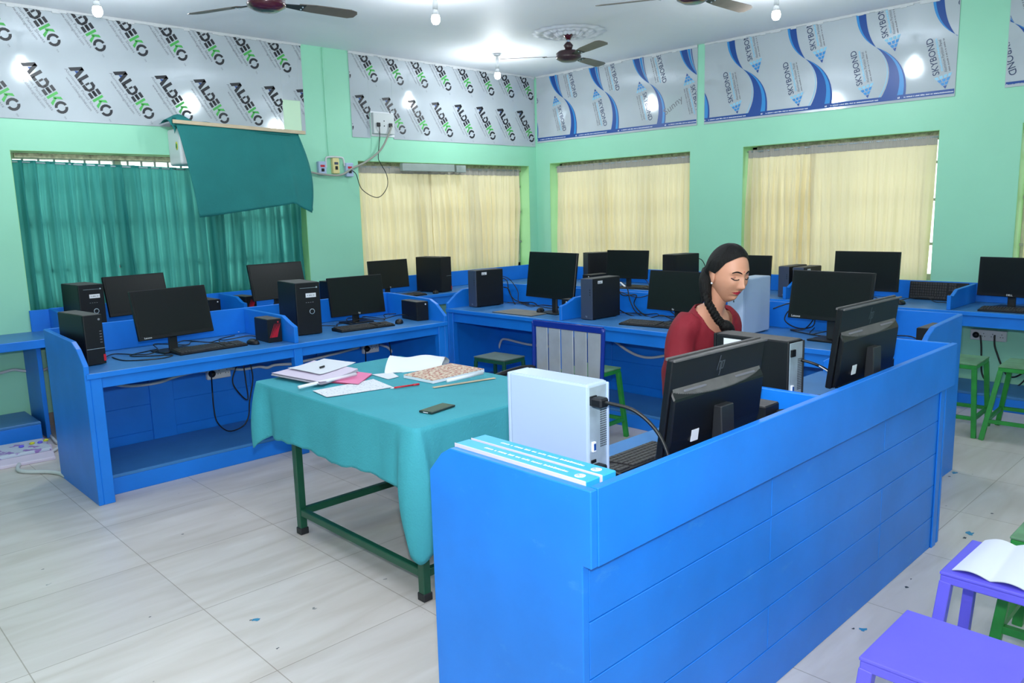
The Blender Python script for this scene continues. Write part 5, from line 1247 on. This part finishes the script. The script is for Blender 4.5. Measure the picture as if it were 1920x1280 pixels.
# clothing: maroon top with long sleeves
km = remeshed(figure(.009, True, KURTA, False), .008); kb_ = bmesh.new(); kb_.from_mesh(km)
for v in kb_.verts:
    n_ = noise.noise(v.co*11)*.007+noise.noise(Vector((v.co.x*34, v.co.y*34, v.co.z*8)))*.003; v.co += v.normal*n_
NC = V(0, -.262, 1.150)
cut = [f for f in kb_.faces if f.calc_center_median().z > 1.165 or ((f.calc_center_median()-NC)*V(1, 1, 1)).length < .104]
bmesh.ops.delete(kb_, geom=cut, context='FACES')
for _v in [v for v in kb_.verts if v.is_boundary]:
    d_ = _v.co-NC
    if d_.length < .125 and _v.co.z < 1.163: _v.co = NC+d_.normalized()*.108
    else: _v.co.z = 1.163
kme = bpy.data.meshes.new('kurta'); kb_.to_mesh(kme); kb_.free()
for p in kme.polygons: p.use_smooth = True
ko = mesh_obj('maroon_top', kme, wm, KURTA); _s = ko.modifiers.new('s', 'SOLIDIFY'); _s.thickness = .003; _s.offset = 1
# hair: cap following the skull
cap = MB()
def hairline(th, ph):
    # True where hair covers; th 0 = front
    a = abs(((th+PI) % (2*PI))-PI)
    if a < R(62): lim = .74+.10*math.cos(a*1.6)-.22*(a/R(62))**2
    elif a < R(84): lim = .505-(a-R(62))/R(22)*.46
    elif a < R(108): lim = .045
    else: lim = .04-min(1, (a-R(108))/R(14))*.72
    return lim
NUh, NVh = 120, 60
def capf(u, v):
    th = 2*PI*u; lo_ = hairline(th, 0); ph = lo_+(PI/2-.01-lo_)*v
    p = head_pt(th, ph); n_ = p.normalized(); a = abs(((th+PI) % (2*PI))-PI)
    off = (.004+.011*min(1, v*4)) + (.008 if a > R(80) else 0)*(1-v)
    if abs(p.x) < .008 and p.y < .03 and v > .15: off -= .002
    p = V(p.x*(1+off*9*.9), p.y*(1+off*8), p.z*(1+off*5)) if p.z > 0 else V(p.x*(1+off*9), p.y*(1+off*9), p.z)
    return HR @ p
cap.grid(capf, NUh, NVh, HAIR); cap.build('hair', wm)
bun = MB(); bun.ball((0, 0, 0), .052, .035, .06, HAIR, 20, HR @ Matrix.Translation((-.012, .078, -.045)))
# side mass from nape round to the right shoulder
bun.tube([HR @ V(-.035, .080, -.02), HR @ V(-.066, .055, -.045), HR @ V(-.074, .036, -.085), HR @ V(-.070, .018, -.125)], lambda t: .034-.014*t, HAIR, 14); bun.build('hair_gather', wm)
br = MB(); path = [HR @ V(-.072, .045, -.05), HR @ V(-.076, .030, -.09), V(-.085, -.262, 1.185), V(-.078, -.285, 1.145), V(-.064, -.297, 1.115), V(-.045, -.306, 1.095)]
def interp(path, t):
    k = min(int(t*(len(path)-1)), len(path)-2); f = t*(len(path)-1)-k; return path[k].lerp(path[k+1], f)
for s3 in range(3):
    pts = []
    for i in range(61):
        t = i/60; c_ = interp(path, t); a = 2*PI*(t*4.5)+s3*2*PI/3
        tn = (interp(path, min(1, t+.02))-interp(path, max(0, t-.02))).normalized(); sx = tn.cross(V(0, 1, 0)).normalized(); sy = tn.cross(sx)
        pts.append(c_+sx*.0095*math.sin(a)+sy*.006*math.sin(2*a))
    br.tube(pts, lambda t: .0105-.0015*t, HAIR, 9, False)
br.tube([V(-.05, -.302, 1.10), V(-.03, -.31, 1.085), V(.005, -.315, 1.06), V(.045, -.312, 1.03)], lambda t: .013+.018*math.sin(PI*min(1, t*1.2))-.010*t, HAIR, 12); br.build('braid', wm)
fe = MB()
for s in (-1, 1):
    e = [HR @ (head_pt(s*R(a), R(z_))+V(0, -.0012, 0)) for a, z_ in ((8, 13.0), (16, 15.2), (26, 15.8), (38, 12.0))]
    fe.tube(e, lambda t: .0016+.0016*math.sin(PI*t), HAIR, 6)
fe.build('eyebrows', wm)
fe = MB()
for s in (-1, 1):
    e = [HR @ (head_pt(s*R(a), R(z_))+V(0, -.0022, 0)) for a, z_ in ((13, 1.0), (20, -.6), (28, -.6), (38, 2.2))]
    fe.tube(e, lambda t: .0022, BLACK, 6)
fe.build('eyelashes', wm)
LID = mat('eyelid_skin', rgb(176, 122, 104), .5); fe = MB()
for s in (-1, 1):
    fe.ball((0, 0, 0), .0125, .0045, .0062, LID, 14, HR @ Matrix.Translation(head_pt(s*R(25), R(2.8))+V(0, .0030, 0)))
fe.build('eyelids', wm)
e = MB(); e.ball((0, 0, 0), .0045, m=LABELW, n=10, M=HR @ Matrix.Translation((-.0775, .003, -.040))); e.build('earring', wm)
e = MB(); e.ball((0, 0, 0), .0022, m=RED, n=8, M=HR @ Matrix.Translation(head_pt(0, R(17))+V(0, -.0015, 0))); e.build('bindi', wm)
bpy.context.view_layer.update()
